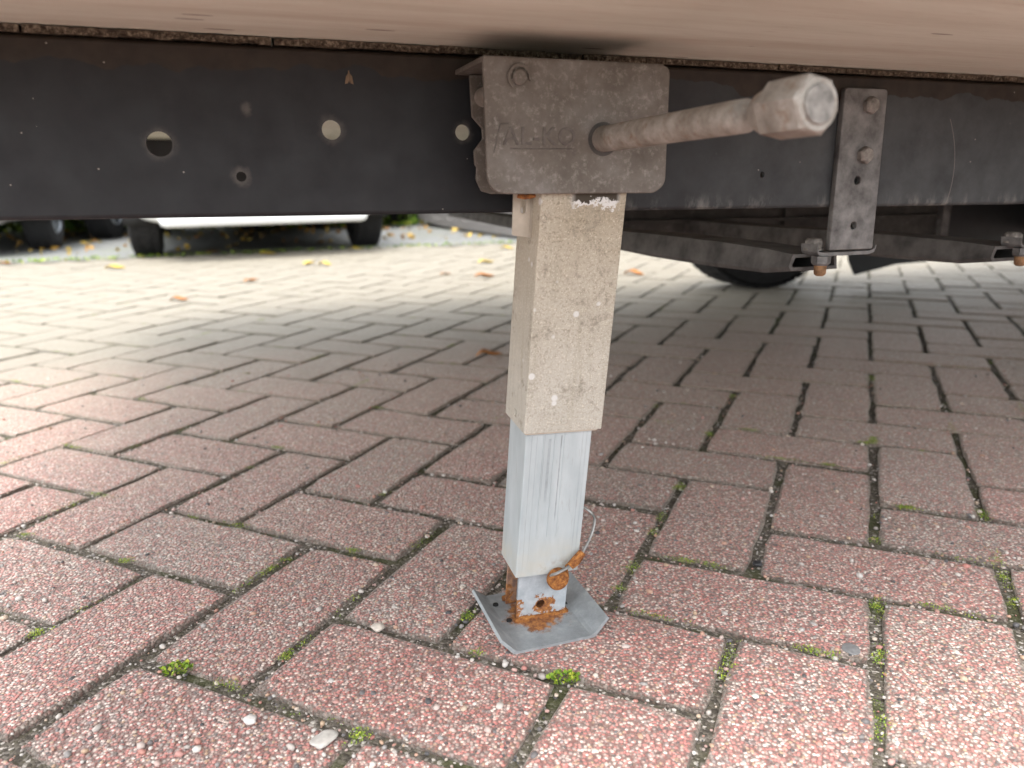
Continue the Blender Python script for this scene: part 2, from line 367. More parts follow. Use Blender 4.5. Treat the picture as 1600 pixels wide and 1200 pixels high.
M['leaf_orange'] = leaf_single('orange_leaf', (.44, .17, .035)); M['leaf_yellow'] = leaf_single('yellow_leaf', (.66, .46, .06)); M['moth'] = leaf_single('moth_scales', (.17, .12, .075)); M['leaf_brown'] = leaf_single('brown_leaf', (.30, .15, .06))

def mat_park():
    q = NT('grey_pavers', .62, spec=.45)
    P = q.pos()
    b = q.n('ShaderNodeTexBrick'); q.put(b.inputs['Vector'], q.map(P)); b.inputs['Scale'].default_value = 1
    b.inputs['Brick Width'].default_value = .22; b.inputs['Row Height'].default_value = .11; b.inputs['Mortar Size'].default_value = .006
    b.inputs['Color1'].default_value = (.15, .155, .155, 1); b.inputs['Color2'].default_value = (.195, .20, .20, 1); b.inputs['Mortar'].default_value = (.07, .085, .045, 1)
    c = q.mix(smooth01(q, q.noise(P, 2.3, 5), .5, .75), b.outputs[0], (.15, .17, .11))
    q.col(q.mix(.35, c, q.ramp(q.noise(P, 240, 3), [(.3, (.12, .12, .12)), (.7, (.4, .4, .39))]))).bump(q.noise(P, 200, 3), .4, .002)
    return q.m
M['park'] = mat_park()
q = NT('far_ground', .9, spec=.2); q.col(q.ramp(q.noise(q.pos(), .7, 6), [(.3, (.10, .11, .06)), (.7, (.17, .17, .10))])); M['ground'] = q.m

# ------------------------------------------------------------------ object helpers
def link(o, parent=None):
    COL.objects.link(o)
    if parent is not None: o.parent = parent
    return o
def from_bm(name, bm, mat, parent=None, smooth=False, recalc=True):
    if recalc: bmesh.ops.recalc_face_normals(bm, faces=bm.faces[:])
    me = bpy.data.meshes.new(name); bm.to_mesh(me); bm.free()
    me.materials.append(mat)
    if smooth:
        for p in me.polygons: p.use_smooth = True
    return link(bpy.data.objects.new(name, me), parent)
def mesh(name, vs, fs, mat, parent=None, smooth=False):
    me = bpy.data.meshes.new(name); me.from_pydata([tuple(v) for v in vs], [], fs); me.materials.append(mat); me.update()
    if smooth:
        for p in me.polygons: p.use_smooth = True
    return link(bpy.data.objects.new(name, me), parent)
def tag(o, label=None, cat=None, group=None, kind=None):
    for k, v in (('label', label), ('category', cat), ('group', group), ('kind', kind)):
        if v: o[k] = v
    return o
def empty(name, mw, label, cat, group=None):
    o = bpy.data.objects.new(name, None); o.empty_display_size = .05; COL.objects.link(o); o.matrix_world = mw
    return tag(o, label, cat, group)
def copy_tree(o, parent=None):
    c = o.copy(); COL.objects.link(c)
    if parent is not None: c.parent = parent
    for ch in list(o.children): copy_tree(ch, c)
    return c

def bm_box(bm, lo, hi, bev=0, mat=None):
    vs = [Vector((x, y, z)) for x in (lo[0], hi[0]) for y in (lo[1], hi[1]) for z in (lo[2], hi[2])]
    if mat: vs = [mat @ v for v in vs]
    v = [bm.verts.new(p) for p in vs]
    fs = [bm.faces.new([v[i] for i in f]) for f in ((0, 1, 3, 2), (4, 6, 7, 5), (0, 4, 5, 1), (2, 3, 7, 6), (0, 2, 6, 4), (1, 5, 7, 3))]
    if bev:
        es = list({e for f in fs for e in f.edges})
        bmesh.ops.recalc_face_normals(bm, faces=fs)
        bmesh.ops.bevel(bm, geom=es, offset=bev, segments=2, affect='EDGES', profile=.5)
    return bm
def box(name, lo, hi, mat, parent=None, bev=0.0, tm=None):
    return from_bm(name, bm_box(bmesh.new(), lo, hi, bev, tm), mat, parent)

def bm_cyl(bm, p0, p1, r0, r1=None, n=16, cap=True, phase=0):
    p0, p1 = Vector(p0), Vector(p1); r1 = r0 if r1 is None else r1
    ax = (p1 - p0).normalized(); t = ax.orthogonal().normalized()
    if abs(ax.z) < .9: t = (Vector((0, 0, 1)) - ax * ax.z).normalized()
    b = ax.cross(t)
    A = []; B = []
    for i in range(n):
        a = 2 * math.pi * i / n + phase; d = t * math.cos(a) + b * math.sin(a)
        A.append(bm.verts.new(p0 + d * r0)); B.append(bm.verts.new(p1 + d * r1))
    for i in range(n):
        j = (i + 1) % n; bm.faces.new((A[i], A[j], B[j], B[i]))
    if cap: bm.faces.new(A[::-1]); bm.faces.new(B)
    return bm
def bm_stack(bm, p0, axis, prof, n=24, phase=0, round_from=None):
    """a turned solid: prof = [(distance along axis, radius, sides-as-hex?)]"""
    p0 = Vector(p0); ax = Vector(axis).normalized()
    t = ax.orthogonal().normalized()
    if abs(ax.z) < .9: t = (Vector((0, 0, 1)) - ax * ax.z).normalized()
    b = ax.cross(t); rings = []
    for it in prof:
        s, r = it[0], it[1]; hexa = len(it) > 2 and it[2]; ring = []
        for i in range(n):
            a = 2 * math.pi * i / n + phase; rr = r
            if hexa:
                k = ((a - phase) % (math.pi / 3)) - math.pi / 6
                rr = r / math.cos(k)
            ring.append(bm.verts.new(p0 + ax * s + (t * math.cos(a) + b * math.sin(a)) * rr))
        rings.append(ring)
    for q0, q1 in zip(rings, rings[1:]):
        for i in range(n):
            j = (i + 1) % n; bm.faces.new((q0[i], q0[j], q1[j], q1[i]))
    bm.faces.new(rings[0][::-1]); bm.faces.new(rings[-1])
    return bm
def bm_tube(bm, pts, r, n=10):
    pts = [Vector(p) for p in pts]; rings = []; prev = None
    for i, p in enumerate(pts):
        d = (pts[min(i + 1, len(pts) - 1)] - pts[max(i - 1, 0)]).normalized()
        t = d.orthogonal().normalized() if prev is None else (prev - d * prev.dot(d)).normalized()
        prev = t; b = d.cross(t)
        rr = r[i] if isinstance(r, (list, tuple)) else r
        rings.append([bm.verts.new(p + (t * math.cos(2 * math.pi * k / n) + b * math.sin(2 * math.pi * k / n)) * rr) for k in range(n)])
    for a, c in zip(rings, rings[1:]):
        for k in range(n):
            bm.faces.new((a[k], a[(k + 1) % n], c[(k + 1) % n], c[k]))
    bm.faces.new(rings[0][::-1]); bm.faces.new(rings[-1])
    return bm
def spline(pts, n=8):
    P = [Vector(p) for p in pts]; out = []
    for i in range(len(P) - 1):
        a, b, c, d = P[max(i - 1, 0)], P[i], P[i + 1], P[min(i + 2, len(P) - 1)]
        for k in range(n):
            t = k / n
            out.append(.5 * ((2 * b) + (-a + c) * t + (2 * a - 5 * b + 4 * c - d) * t * t + (-a + 3 * b - 3 * c + d) * t ** 3))
    return out + [P[-1]]
def rounded(poly, rad, n=5):
    """round the corners of an (x,z) polygon; rad is one number or one per corner"""
    out = []; N = len(poly)
    for i, p in enumerate(poly):
        r = rad[i] if isinstance(rad, (list, tuple)) else rad
        p = Vector(p); a = Vector(poly[i - 1]); b = Vector(poly[(i + 1) % N])
        if r <= 0: out.append(tuple(p)); continue
        u = (a - p).normalized(); v = (b - p).normalized()
        ang = u.angle(v); t = min(r / math.tan(ang / 2), (a - p).length * .49, (b - p).length * .49)
        A = p + u * t; B = p + v * t
        for k in range(n + 1):
            s = k / n; out.append(tuple(A * (1 - s) ** 2 + p * 2 * s * (1 - s) + B * s * s))
    return out
def circ(cx, cz, r, n=28, rz=None): return [(cx + r * math.cos(2 * math.pi * i / n), cz + (rz or r) * math.sin(2 * math.pi * i / n)) for i in range(n)]
def plate_bm(outline, holes, y0, y1, bev=0.0):
    """flat sheet in the x-z plane with real holes, between depths y0 and y1"""
    cu = bpy.data.curves.new('tmp', 'CURVE'); cu.dimensions = '2D'; cu.fill_mode = 'BOTH'
    cu.extrude = max((y1 - y0) / 2 - bev, 1e-5); cu.bevel_depth = bev; cu.bevel_resolution = 1; cu.offset = -bev
    for ring in [outline] + list(holes):
        sp = cu.splines.new('POLY'); sp.points.add(len(ring) - 1); sp.use_cyclic_u = True
        for p, c in zip(sp.points, ring): p.co = (c[0], c[1], 0, 1)
    o = bpy.data.objects.new('tmp', cu); COL.objects.link(o)
    dg = bpy.context.evaluated_depsgraph_get(); dg.update()
    me = bpy.data.meshes.new_from_object(o.evaluated_get(dg))
    bpy.data.objects.remove(o); bpy.data.curves.remove(cu)
    mid = (y0 + y1) / 2
    bm = bmesh.new(); bm.from_mesh(me); bpy.data.meshes.remove(me)
    for v in bm.verts: v.co = Vector((v.co.x, mid - v.co.z, v.co.y))
    bmesh.ops.remove_doubles(bm, verts=bm.verts[:], dist=1e-6)
    return bm
def plate(name, outline, holes, y0, y1, mat, parent=None, bev=0.0, tm=None):
    bm = plate_bm(outline, holes, y0, y1, bev)
    if tm: bm.transform(tm)
    return from_bm(name, bm, mat, parent)
def hexbolt(bm, p, axis, r, h, phase=0):
    bm_stack(bm, p, axis, [(0, r * 1.0, True), (h * .75, r, True), (h, r * .84)], 24, phase)
    return bm

# ------------------------------------------------------------------ ground and paving
BP, BU, BC = -0.42566832, 0.110, (-0.044957, -0.80772657)
cb, sb_ = math.cos(BP), math.sin(BP)
def brick_xy(u, v):
    x, y = u * BU - BC[0], v * BU - BC[1]
    return (x * cb - y * sb_, x * sb_ + y * cb)
def edge_y(x): return 4.47 + .285 * (x + .14) if x > -2 else 3.94 + .33 * (x + 2)     # where the red bricks meet the grey bays

def sheet(name, pts, z, mat, kind='structure'):
    o = mesh(name, [(x, y, z) for x, y in pts], [tuple(range(len(pts)))], mat); tag(o, kind=kind); return o
sheet('ground', [(-150, -150), (150, -150), (150, 150), (-150, 150)], -.06, M['ground'])
paving = sheet('brick_paving', [(-9, -6), (9, -6), (9, edge_y(9) + .1), (-2, edge_y(-2) + .1), (-9, edge_y(-9) + .1)], -.0040, M['sand'])
bays = sheet('parking_bays', [(-9, edge_y(-9) + .03), (-2, edge_y(-2) + .03), (9, edge_y(9) + .03), (16, 8.6), (16, 12), (-16, 12), (-16, 2)], -.0035, M['park'])

def brick_geo(seed):
    rd = random.Random(seed); L, W = .2116 / 2, .1016 / 2
    per = []
    for i in range(7): per.append((-L + 2 * L * i / 7, -W))
    for i in range(4): per.append((L, -W + 2 * W * i / 4))
    for i in range(7): per.append((L - 2 * L * i / 7, W))
    for i in range(4): per.append((-L, W - 2 * W * i / 4))
    vs = []; N = len(per); rings = ((.0115, .0001, .0016, 0.0), (.0048, 0, .0012, .42), (.0020, -.0007, .0010, .8), (.0006, -.0022, .0008, 1.0), (0, -.03, 0, 1.0)); dirt = []
    for ring, (ins, z, j, dv_) in enumerate(rings):
        for (x, y) in per:
            k = rd.gauss(0, 1) * j
            sx = (abs(x) > L - 1e-5); sy = (abs(y) > W - 1e-5)
            c = .0018 if (sx and sy and ring < 4) else 0
            if ring == 0: dirt.append(max(0, rd.gauss(.02, .12)))
            else: dirt.append(dv_)
            vs.append((x - math.copysign(ins + c, x) * (1 if sx else 0) + (k if sx else 0), y - math.copysign(ins + c, y) * (1 if sy else 0) + (k if sy else 0), z + rd.uniform(-.0004, .0003) * (ring < 4)))
    # the inner ring must not fold over itself along the long sides
    for q_ in range(N):
        x, y, z = vs[q_]
        vs[q_] = (max(-L + .0115, min(L - .0115, x)), max(-W + .0115, min(W - .0115, y)), z)
    fs = [tuple(range(N))]
    for r in range(len(rings) - 1):
        for i in range(N):
            j = (i + 1) % N; fs.append((r * N + i, (r + 1) * N + i, (r + 1) * N + j, r * N + j))
    return vs, fs, dirt
def set_dirt(me, vals):
    at = me.attributes.new('dirt', 'FLOAT', 'POINT'); at.data.foreach_set('value', vals)
BR = [brick_geo(i) for i in range(9)]
BM = []
for vs, fs, dt in BR:
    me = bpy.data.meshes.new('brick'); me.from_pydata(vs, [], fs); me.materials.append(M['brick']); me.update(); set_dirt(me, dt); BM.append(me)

slots = []
for v in range(-40, 90):
    for u in range(-90, 60):
        for horiz in (0, 1):
            if horiz and (u - v) % 4 == 0: c = brick_xy(u + 1, v + .5); ang = BP
            elif not horiz and (v - u - 1) % 4 == 0: c = brick_xy(u + .5, v + 1); ang = BP + math.pi / 2
            else: continue
            x, y = c
            if y > edge_y(x) - .03 or y < -1.6 or x < -4.6 or x > 4.8: continue
            d = math.hypot(x, y)
            # camera-space test for what the picture shows
            p = Vector((x, y, 0)) - Vector((0, 0, H)); zc = p.dot(_f)
            inv = zc > .2 and abs(p.dot(_r) / zc) < .74 and -.62 < p.dot(_u) / zc < .24
            slots.append((0 if inv else 1, d, x, y, ang))
slots.sort()
rb = random.Random(3)
far_v, far_f, far_d = [], [], []
for i, (nv, d, x, y, ang) in enumerate(slots):
    k = rb.randrange(9)
    m = Matrix.Translation((x + rb.gauss(0, .0007), y + rb.gauss(0, .0007), rb.gauss(0, .0008))) @ Matrix.Rotation(ang + rb.gauss(0, .006) + math.pi * rb.randrange(2), 4, 'Z') @ Matrix.Rotation(rb.gauss(0, .004), 4, 'X') @ Matrix.Rotation(rb.gauss(0, .004), 4, 'Y')
    if i < 300 and nv == 0:
        o = bpy.data.objects.new('brick', BM[k]); link(o, paving); o.matrix_local = m
    else:
        b = len(far_v)
        far_d += BR[k][2]; far_v += [m @ Vector(p) for p in BR[k][0]]; far_f += [tuple(q + b for q in f) for f in BR[k][1]]
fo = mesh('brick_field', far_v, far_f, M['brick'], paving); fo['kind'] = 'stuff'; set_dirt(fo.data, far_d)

# small loose stones and grit lying on the bricks and in the joints
ico = bmesh.new(); bmesh.ops.create_icosphere(ico, subdivisions=1, radius=1)
IV = [v.co.copy() for v in ico.verts]; IF = [tuple(v.index for v in f.verts) for f in ico.faces]; ico.free()
def stone(vs, fs, rd, x, y, z, r, flat=.6):
    b = len(vs); m = Matrix.Rotation(rd.uniform(0, 6.28), 3, 'Z'); s = Vector((r * rd.uniform(.8, 1.35), r * rd.uniform(.7, 1.0), r * flat * rd.uniform(.8, 1.15)))
    for c in IV:
        k = 1 + rd.uniform(-.14, .14); p = m @ Vector((c.x * s.x * k, c.y * s.y * k, c.z * s.z * k)); vs.append((x + p.x, y + p.y, z + p.z))
    fs += [tuple(q + b for q in f) for f in IF]
rd = random.Random(11); sv, sf = [], []
for _ in range(6500):
    y = .33 + 1.25 * rd.random() ** 1.6; x = rd.uniform(-.72, .72) * (y + .15)
    r = min(.0034, .0009 + rd.expovariate(1 / .0006))
    stone(sv, sf, rd, x, y, r * .12, r, .7)
for _ in range(4200):                                     # grit lying in the joints
    u = rd.randrange(-14, 12); v = rd.uniform(-7, 9)
    if rd.random() < .5: X = brick_xy(u + rd.gauss(0, .02), v)
    else: X = brick_xy(v - 3, u + rd.gauss(0, .02))
    if X[1] < .3 or X[1] > 1.6: continue
    stone(sv, sf, rd, X[0], X[1], -.0034 + rd.uniform(0, .0010), min(.0028, .0008 + rd.expovariate(1 / .0005)), .8)
grit = mesh('grit', sv, sf, M['stone'], None, True); tag(grit, 'fine grit and tiny pebbles scattered over the red paving', 'grit', kind='stuff')

def pebble(x, y, r, c, label, flat=.55, ls=1.0):
    vs, fs = [], []
    bm = bmesh.new(); bmesh.ops.create_icosphere(bm, subdivisions=3, radius=1)
    ph = rd.uniform(0, 9); a = rd.uniform(0, 3)
    for v in bm.verts:
        n_ = noise.noise(v.co * 1.3 + Vector((ph, 0, 0))) * .28
        p = v.co * (1 + n_); v.co = Matrix.Rotation(a, 3, 'Z') @ Vector((p.x * r * ls, p.y * r, p.z * r * flat))
    o = from_bm('pebble', bm, mat_simple('pebble_' + str(len(bpy.data.materials)), c, .5, 0, .4, .2, 200, .2), None, True)
    o.location = (x, y, r * flat * .75); tag(o, label, 'pebble', 'loose pebbles on the paving')
pebble(-.119, .579, .0055, (.50, .45, .39), 'cream oval pebble lying at the brick joint left of the leg foot')
pebble(-.134, .445, .0068, (.40, .38, .35), 'flat grey angular stone near the bottom edge of the paving', .35, 1.5)
pebble(-.192, .465, .0048, (.52, .50, .475), 'round white pebble on the red brick at lower left')
pebble(.240, .679, .0052, (.025, .025, .027), 'small black pebble at the end of a wide joint right of the leg')
pebble(.272, .539, .0074, (.17, .17, .172), 'wide dark grey stone set flush in the brick right of the foot', .16)

# moss in the joints
MOSS = [(-0.543, 0.764), (-0.402, 0.698), (-0.419, 0.581), (-0.189, 0.541), (-0.25, 0.669), (-0.168, 0.722), (-0.103, 0.734), (-0.045, 0.595), (-0.035, 0.539), (-0.112, 0.448), (-0.65, 1.053), (-0.665, 1.3), (-0.346, 1.031), (-0.315, 0.787), (-0.525, 0.841), (-0.507, 0.878), (-0.223, 0.5), (-0.241, 0.686), (-0.695, 0.983), (0.097, 0.64), (0.127, 0.593), (0.19, 0.69), (0.175, 0.695), (0.166, 0.7), (0.202, 0.687), (0.38, 0.725), (0.448, 0.812), (0.455, 0.808), (0.45, 0.69), (0.48, 0.676), (0.465, 0.638), (0.448, 0.602), (0.324, 0.6), (0.32, 0.59), (0.372, 0.604), (0.394, 0.598), (0.24, 0.543), (0.256, 0.536), (0.516, 1.026), (0.505, 1.032), (0.532, 1.031), (0.367, 0.962), (0.202, 0.876), (0.165, 0.79), (0.147, 0.755), (0.293, 1.07), (0.38, 1.269), (0.164, 0.521), (0.363, 1.096), (0.419, 0.945), (0.663, 1.082), (0.29, 0.526), (0.257, 0.457), (0.112, 0.675), (0.525, 0.783), (-0.147, 1.723), (-0.227, 1.226), (-0.449, 1.633), (-0.82, 1.925), (-0.874, 1.438), (-0.972, 1.444), (-0.71, 2.096), (-0.291, 1.394), (0.627, 1.385), (0.805, 1.172)]
def sprig(vs, fs, rd, x, y, z, size, n):
    for _ in range(n):
        a = rd.uniform(0, 6.28); r = size * math.sqrt(rd.random()); px, py = x + r * math.cos(a), y + r * math.sin(a) * .6
        hgt = size * rd.uniform(.25, .8) * (1 - .6 * r / size); l = size * rd.uniform(.16, .34); t = rd.uniform(0, 6.28); tilt = rd.uniform(.2, 1.2)
        d = Vector((math.cos(t) * math.cos(tilt), math.sin(t) * math.cos(tilt), math.sin(tilt))); s = d.cross(Vector((0, 0, 1))).normalized() * l * .42
        p = Vector((px, py, z + hgt * .55)); b = len(vs)
        vs += [p, p + d * l * .5 + s, p + d * l, p + d * l * .5 - s]; fs.append((b, b + 1, b + 2, b + 3))
mv, mf = [], []
def joint_sprig(x, y, n, ln_, wd_, z):
    X, Y = (x * cb + y * sb_ + BC[0]) / BU, (-x * sb_ + y * cb + BC[1]) / BU
    if abs(X - round(X)) < abs(Y - round(Y)): X = round(X); ax_ = (0, 1)
    else: Y = round(Y); ax_ = (1, 0)
    for k in range(n):
        t = rd.gauss(0, .45) * ln_; sd_ = rd.gauss(0, .5) * wd_
        px, py = brick_xy(X + (t * ax_[0] + sd_ * ax_[1]) / BU, Y + (t * ax_[1] + sd_ * ax_[0]) / BU)
        sprig(mv, mf, rd, px, py, z, rd.uniform(.0028, .0055), 6)
for i, (x, y) in enumerate(MOSS):
    joint_sprig(x, y, rd.randrange(16, 42), rd.choice((.008, .012, .02, .03)) * (1 if y < .9 else 1.3), .0052, .0012)
for _ in range(330):
    u = rd.uniform(-22, 16); v = rd.uniform(-7, 20); X = brick_xy(u, v)
    if .3 < X[1] < 2.8: joint_sprig(X[0], X[1], rd.randrange(4, 14), rd.choice((.006, .012, .03)), .0036, -.0012)
mo = mesh('moss', mv, mf, M['moss']); tag(mo, 'bright green moss growing in the joints between the red bricks', 'moss', kind='stuff')
for x, y, lab in ((-.271, .527, 'largest yellow green moss sprig on the brick corner at lower left'), (.036, .508, 'green moss sprig in the joint just in front of the leg foot')):
    a, b = [], []; sprig(a, b, rd, 0, 0, 0, .0125, 150)
    o = mesh('moss_sprig', a, b, M['moss']); o.location = (x, y, -.001); tag(o, lab, 'moss', 'moss sprigs')

# ------------------------------------------------------------------ the trailer's own frame (it stands almost level, turned 18.5 degrees)
MT = Matrix(((0.9482, -0.3173, 0.0130, 0), (0.3173, 0.9483, 0.0043, 0), (-0.0137, 0, 0.9999, 0), (0, 0, 0, 1)))
BB, BT = .584, .4643           # front face of the chassis beam, its top
trailer = empty('trailer', MT, 'parked box trailer seen from below with black chassis beam and plywood floor', 'trailer')
A0, A1, Y0, Y1 = -.38, 3.5, .27, 2.12
box('floor', (A0, Y0, .470), (A1, Y1, .488), M['ply'], trailer)
body = box('box_body', (A0 - .02, Y0 - .02, .4885), (A1 + .02, Y1 + .02, .84), M['body'], trailer, .03)  # unseen upper body, kept low so more skylight reaches the foreground
# chassis beam: folded C section with drilled web
holes = [circ(-.0574, .3993, .0082), circ(.0568, .4103, .0068), circ(.1538, .4101, .0058), circ(-.0071, .3781, .0034), circ(.4241, .3794, .0026), circ(.9, .40, .007), circ(1.3, .40, .007)]
bm = plate_bm([(A0 + .02, .3535), (A1 - .02, .3535), (A1 - .02, BT - .003), (A0 + .02, BT - .003)], holes, BB, BB + .004)
L0, L1 = A0 + .02, A1 - .02
def strip(bm, prof, x0, x1):
    a = [bm.verts.new((x0, y, z)) for y, z in prof]; b = [bm.verts.new((x1, y, z)) for y, z in prof]
    for i in range(len(prof)):
        j = (i + 1) % len(prof); bm.faces.new((a[i], a[j], b[j], b[i]))
    bm.faces.new(a[::-1]); bm.faces.new(b)
def cflange(zo, s):     # rounded fold plus flange; s=+1 bottom, -1 top
    o = [(BB + .0001, zo + s * .0034), (BB + .0006, zo + s * .0018), (BB + .0018, zo + s * .0006), (BB + .0034, zo), (BB + .045, zo)]
    return o + [(BB + .045, zo + s * .004), (BB + .0042, zo + s * .004), (BB + .0038, zo + s * .0034)]
strip(bm, cflange(.3505, 1), L0, L1); strip(bm, cflange(BT, -1), L0, L1)
beam = from_bm('chassis_beam', bm, M['beam'], trailer)
# gritty packing strip between beam and floor, broken at its joints
bm = bmesh.new(); rs = random.Random(5); x = L0
while x < L1:
    l = rs.uniform(.12, .3); n_ = 14
    for i in range(n_):
        x0, x1 = x + l * i / n_, x + l * (i + 1) / n_ - (.002 if i == n_ - 1 else 0)
        dy = rs.uniform(-.0012, .0012)
        bm_box(bm, (x0, BB - .001 + dy, .4646 + rs.uniform(0, .0008)), (x1, BB + .043, .4697 - rs.uniform(0, .0008)))
    x += l
from_bm('packing_strip', bm, M['gasket'], trailer)
# far side beam, cross members
fb = Matrix.Translation((0, 1.96 + BB * 1.0, 0)) @ Matrix.Scale(-1, 4, (0, 1, 0))
bm = bmesh.new(); bm_box(bm, (A0 + .02, 2.06, .352), (A1 - .02, 2.10, .4696), .003); from_bm('far_beam', bm, M['flap'], trailer)
for a in (-.35, 1.95, 3.0): box('cross_member', (a, .632, .40), (a + .04, 2.058, .4485), M['under'], trailer)
# under-floor box behind the beam
ub = box('underfloor_box', (.56, 1.20, .262), (1.315, 1.62, .398), M['under'], trailer, .004)
box('rib', (.925, 1.188, .275), (.94, 1.2005, .385), M['under'], ub); box('rib', (1.298, 1.186, .262), (1.316, 1.2005, .396), M['strap'], ub)
box('rib', (.57, 1.186, .302), (1.29, 1.2005, .308), M['under'], ub)
box('splash_panel', (1.33, 1.26, .235), (2.2, 1.272, .40), M['flap'], trailer, .003)
# two hanger straps, each carrying a cross arm
def hanger(da, full=True):
    hs_ = [circ(.5225 + da, .3743, .0036), circ(.5238 + da, .334, .0034)]
    out = rounded([(.499 + da, .312), (.5487 + da, .312), (.5449 + da, .4528), (.4983 + da, .4528)], [.001, .002, .004, .004])
    st = plate('hanger_strap', out, hs_, BB - .0065, BB - .0004, M['strap'], trailer, .0008)
    for (a, c) in ((.5262, .4386), (.5259, .3962)):
        b = bmesh.new(); hexbolt(b, (a + da, BB - .0064, c), (0, -1, 0), .0066, .0062, rs.uniform(0, 1)); from_bm('bolt', b, M['bolt'], st)
    # folded foot of the strap, its edge curling up at the right
    b = bmesh.new(); prof = [(.4855, .3175), (.486, .3135), (.488, .3110), (.492, .3102), (.515, .3102), (.545, .3105), (.551, .3125), (.5525, .3170)]
    for y0, y1 in ((BB - .0065, BB + .016),):
        up = []; dn = []
        for (a, c) in prof:
            up.append((b.verts.new((a + da, y0, c)), b.verts.new((a + da, y1, c)))); dn.append((b.verts.new((a + da, y0, c - .0032)), b.verts.new((a + da, y1, c - .0032))))
        for i in range(len(prof) - 1):
            b.faces.new((up[i][0], up[i + 1][0], up[i + 1][1], up[i][1])); b.faces.new((dn[i][0], dn[i][1], dn[i + 1][1], dn[i + 1][0]))
            b.faces.new((up[i][0], dn[i][0], dn[i + 1][0], up[i + 1][0])); b.faces.new((up[i][1], up[i + 1][1], dn[i + 1][1], dn[i][1]))
        b.faces.new((up[0][0], up[0][1], dn[0][1], dn[0][0])); b.faces.new((up[-1][0], dn[-1][0], dn[-1][1], up[-1][1]))
    from_bm('strap_foot', b, M['strap'], st)
    ba, by = .4945 + da, BB - .002
    b = bmesh.new(); hexbolt(b, (ba, by, .3068), (0, 0, -1), .0075, .0085, .3); from_bm('nut', b, M['strap'], st)
    b = bmesh.new(); bm_cyl(b, (ba, by, .2984), (ba, by, .2905), .0058, .0054, 14); bm_cyl(b, (ba, by, .2904), (ba, by, .2885), .0054, .0035, 14); from_bm('bolt_end', b, M['oldrust'], st)
    b = bmesh.new(); hexbolt(b, (ba, by + .012, .3135), (0, 0, 1), .0075, .0085, .1); bm_cyl(b, (ba, by + .012, .3112), (ba, by + .012, .3134), .0095, None, 20); from_bm('bolt_head', b, M['bolt'], st)
    # cross arm: folded channel running back under the floor, nose cut away
    def ring(y, lo, hi, wl, wr):
        return [(wl, y, hi), (wl - .004, y, lo + .004), (wl - .001, y, lo), (wr + .006, y, lo), (wr + .004, y, hi)]
    b = bmesh.new(); secs = [(BB + .012, .2925, .3075), (BB + .05, .2865, .3095), (.72, .2835, .3105), (.86, .2815, .3095), (1.0, .2830, .3065), (1.9, .288, .306)]
    prev = None
    for (y, lo, hi) in secs:
        wl, wr = .474 + da, .520 + da
        o_ = ring(y, lo, hi, wl, wr); i_ = [(wl + .003, y, hi - .003), (wl, y, lo + .005), (wl + .001, y, lo + .003), (wr + .003, y, lo + .003), (wr + .001, y, hi - .003)]
        cur = ([b.verts.new(p) for p in o_], [b.verts.new(p) for p in i_])
        if prev:
            for k in range(5):
                j = (k + 1) % 5
                b.faces.new((prev[0][k], prev[0][j], cur[0][j], cur[0][k])); b.faces.new((prev[1][k], cur[1][k], cur[1][j], prev[1][j]))
        else:
            for k in range(5):
                j = (k + 1) % 5; b.faces.new((cur[0][k], cur[1][k], cur[1][j], cur[0][j]))
        prev = cur
    b.faces.new(prev[0])
    from_bm('cross_arm', b, M['arm'], trailer)
hanger(0); hanger(.2515)
# axle, wheels, mudguard corner
bm = bmesh.new(); bm_cyl(bm, (1.66, .19, .30), (1.66, 2.10, .30), .035, None, 16); from_bm('axle', bm, M['under'], trailer)
def wheel_bm(c, axis, r, wd, sidewall=.62):
    bm = bmesh.new(); h = wd / 2
    prof = [(-h * .8, r * sidewall), (-h, r * .74), (-h * .98, r * .86), (-h * .84, r * .955), (-h * .62, r * .99), (-h * .3, r), (h * .3, r), (h * .62, r * .99), (h * .84, r * .955), (h * .98, r * .86), (h, r * .74), (h * .8, r * sidewall)]
    bm_stack(bm, Vector(c), axis, prof, 48); return bm
def tread(bm, c, axis, r, wd, n=54):
    c = Vector(c); ax = Vector(axis).normalized(); t = ax.orthogonal().normalized(); b = ax.cross(t)
    for i in range(n):
        for k, (s0, s1) in enumerate(((-.42, -.2), (-.15, .15), (.2, .42))):
            a = 2 * math.pi * (i + .5 * (k % 2)) / n; d = 2 * math.pi / n * .36
            vs = []
            for rr in (r * .985, r * 1.012):
                for s in (s0, s1):
                    for q in (a - d, a + d):
                        vs.append(bm.verts.new(c + ax * s * wd + (t * math.cos(q) + b * math.sin(q)) * rr))
            for f in ((4, 5, 7, 6), (0, 1, 5, 4), (2, 6, 7, 3), (0, 4, 6, 2), (1, 3, 7, 5)): bm.faces.new([vs[j] for j in f])
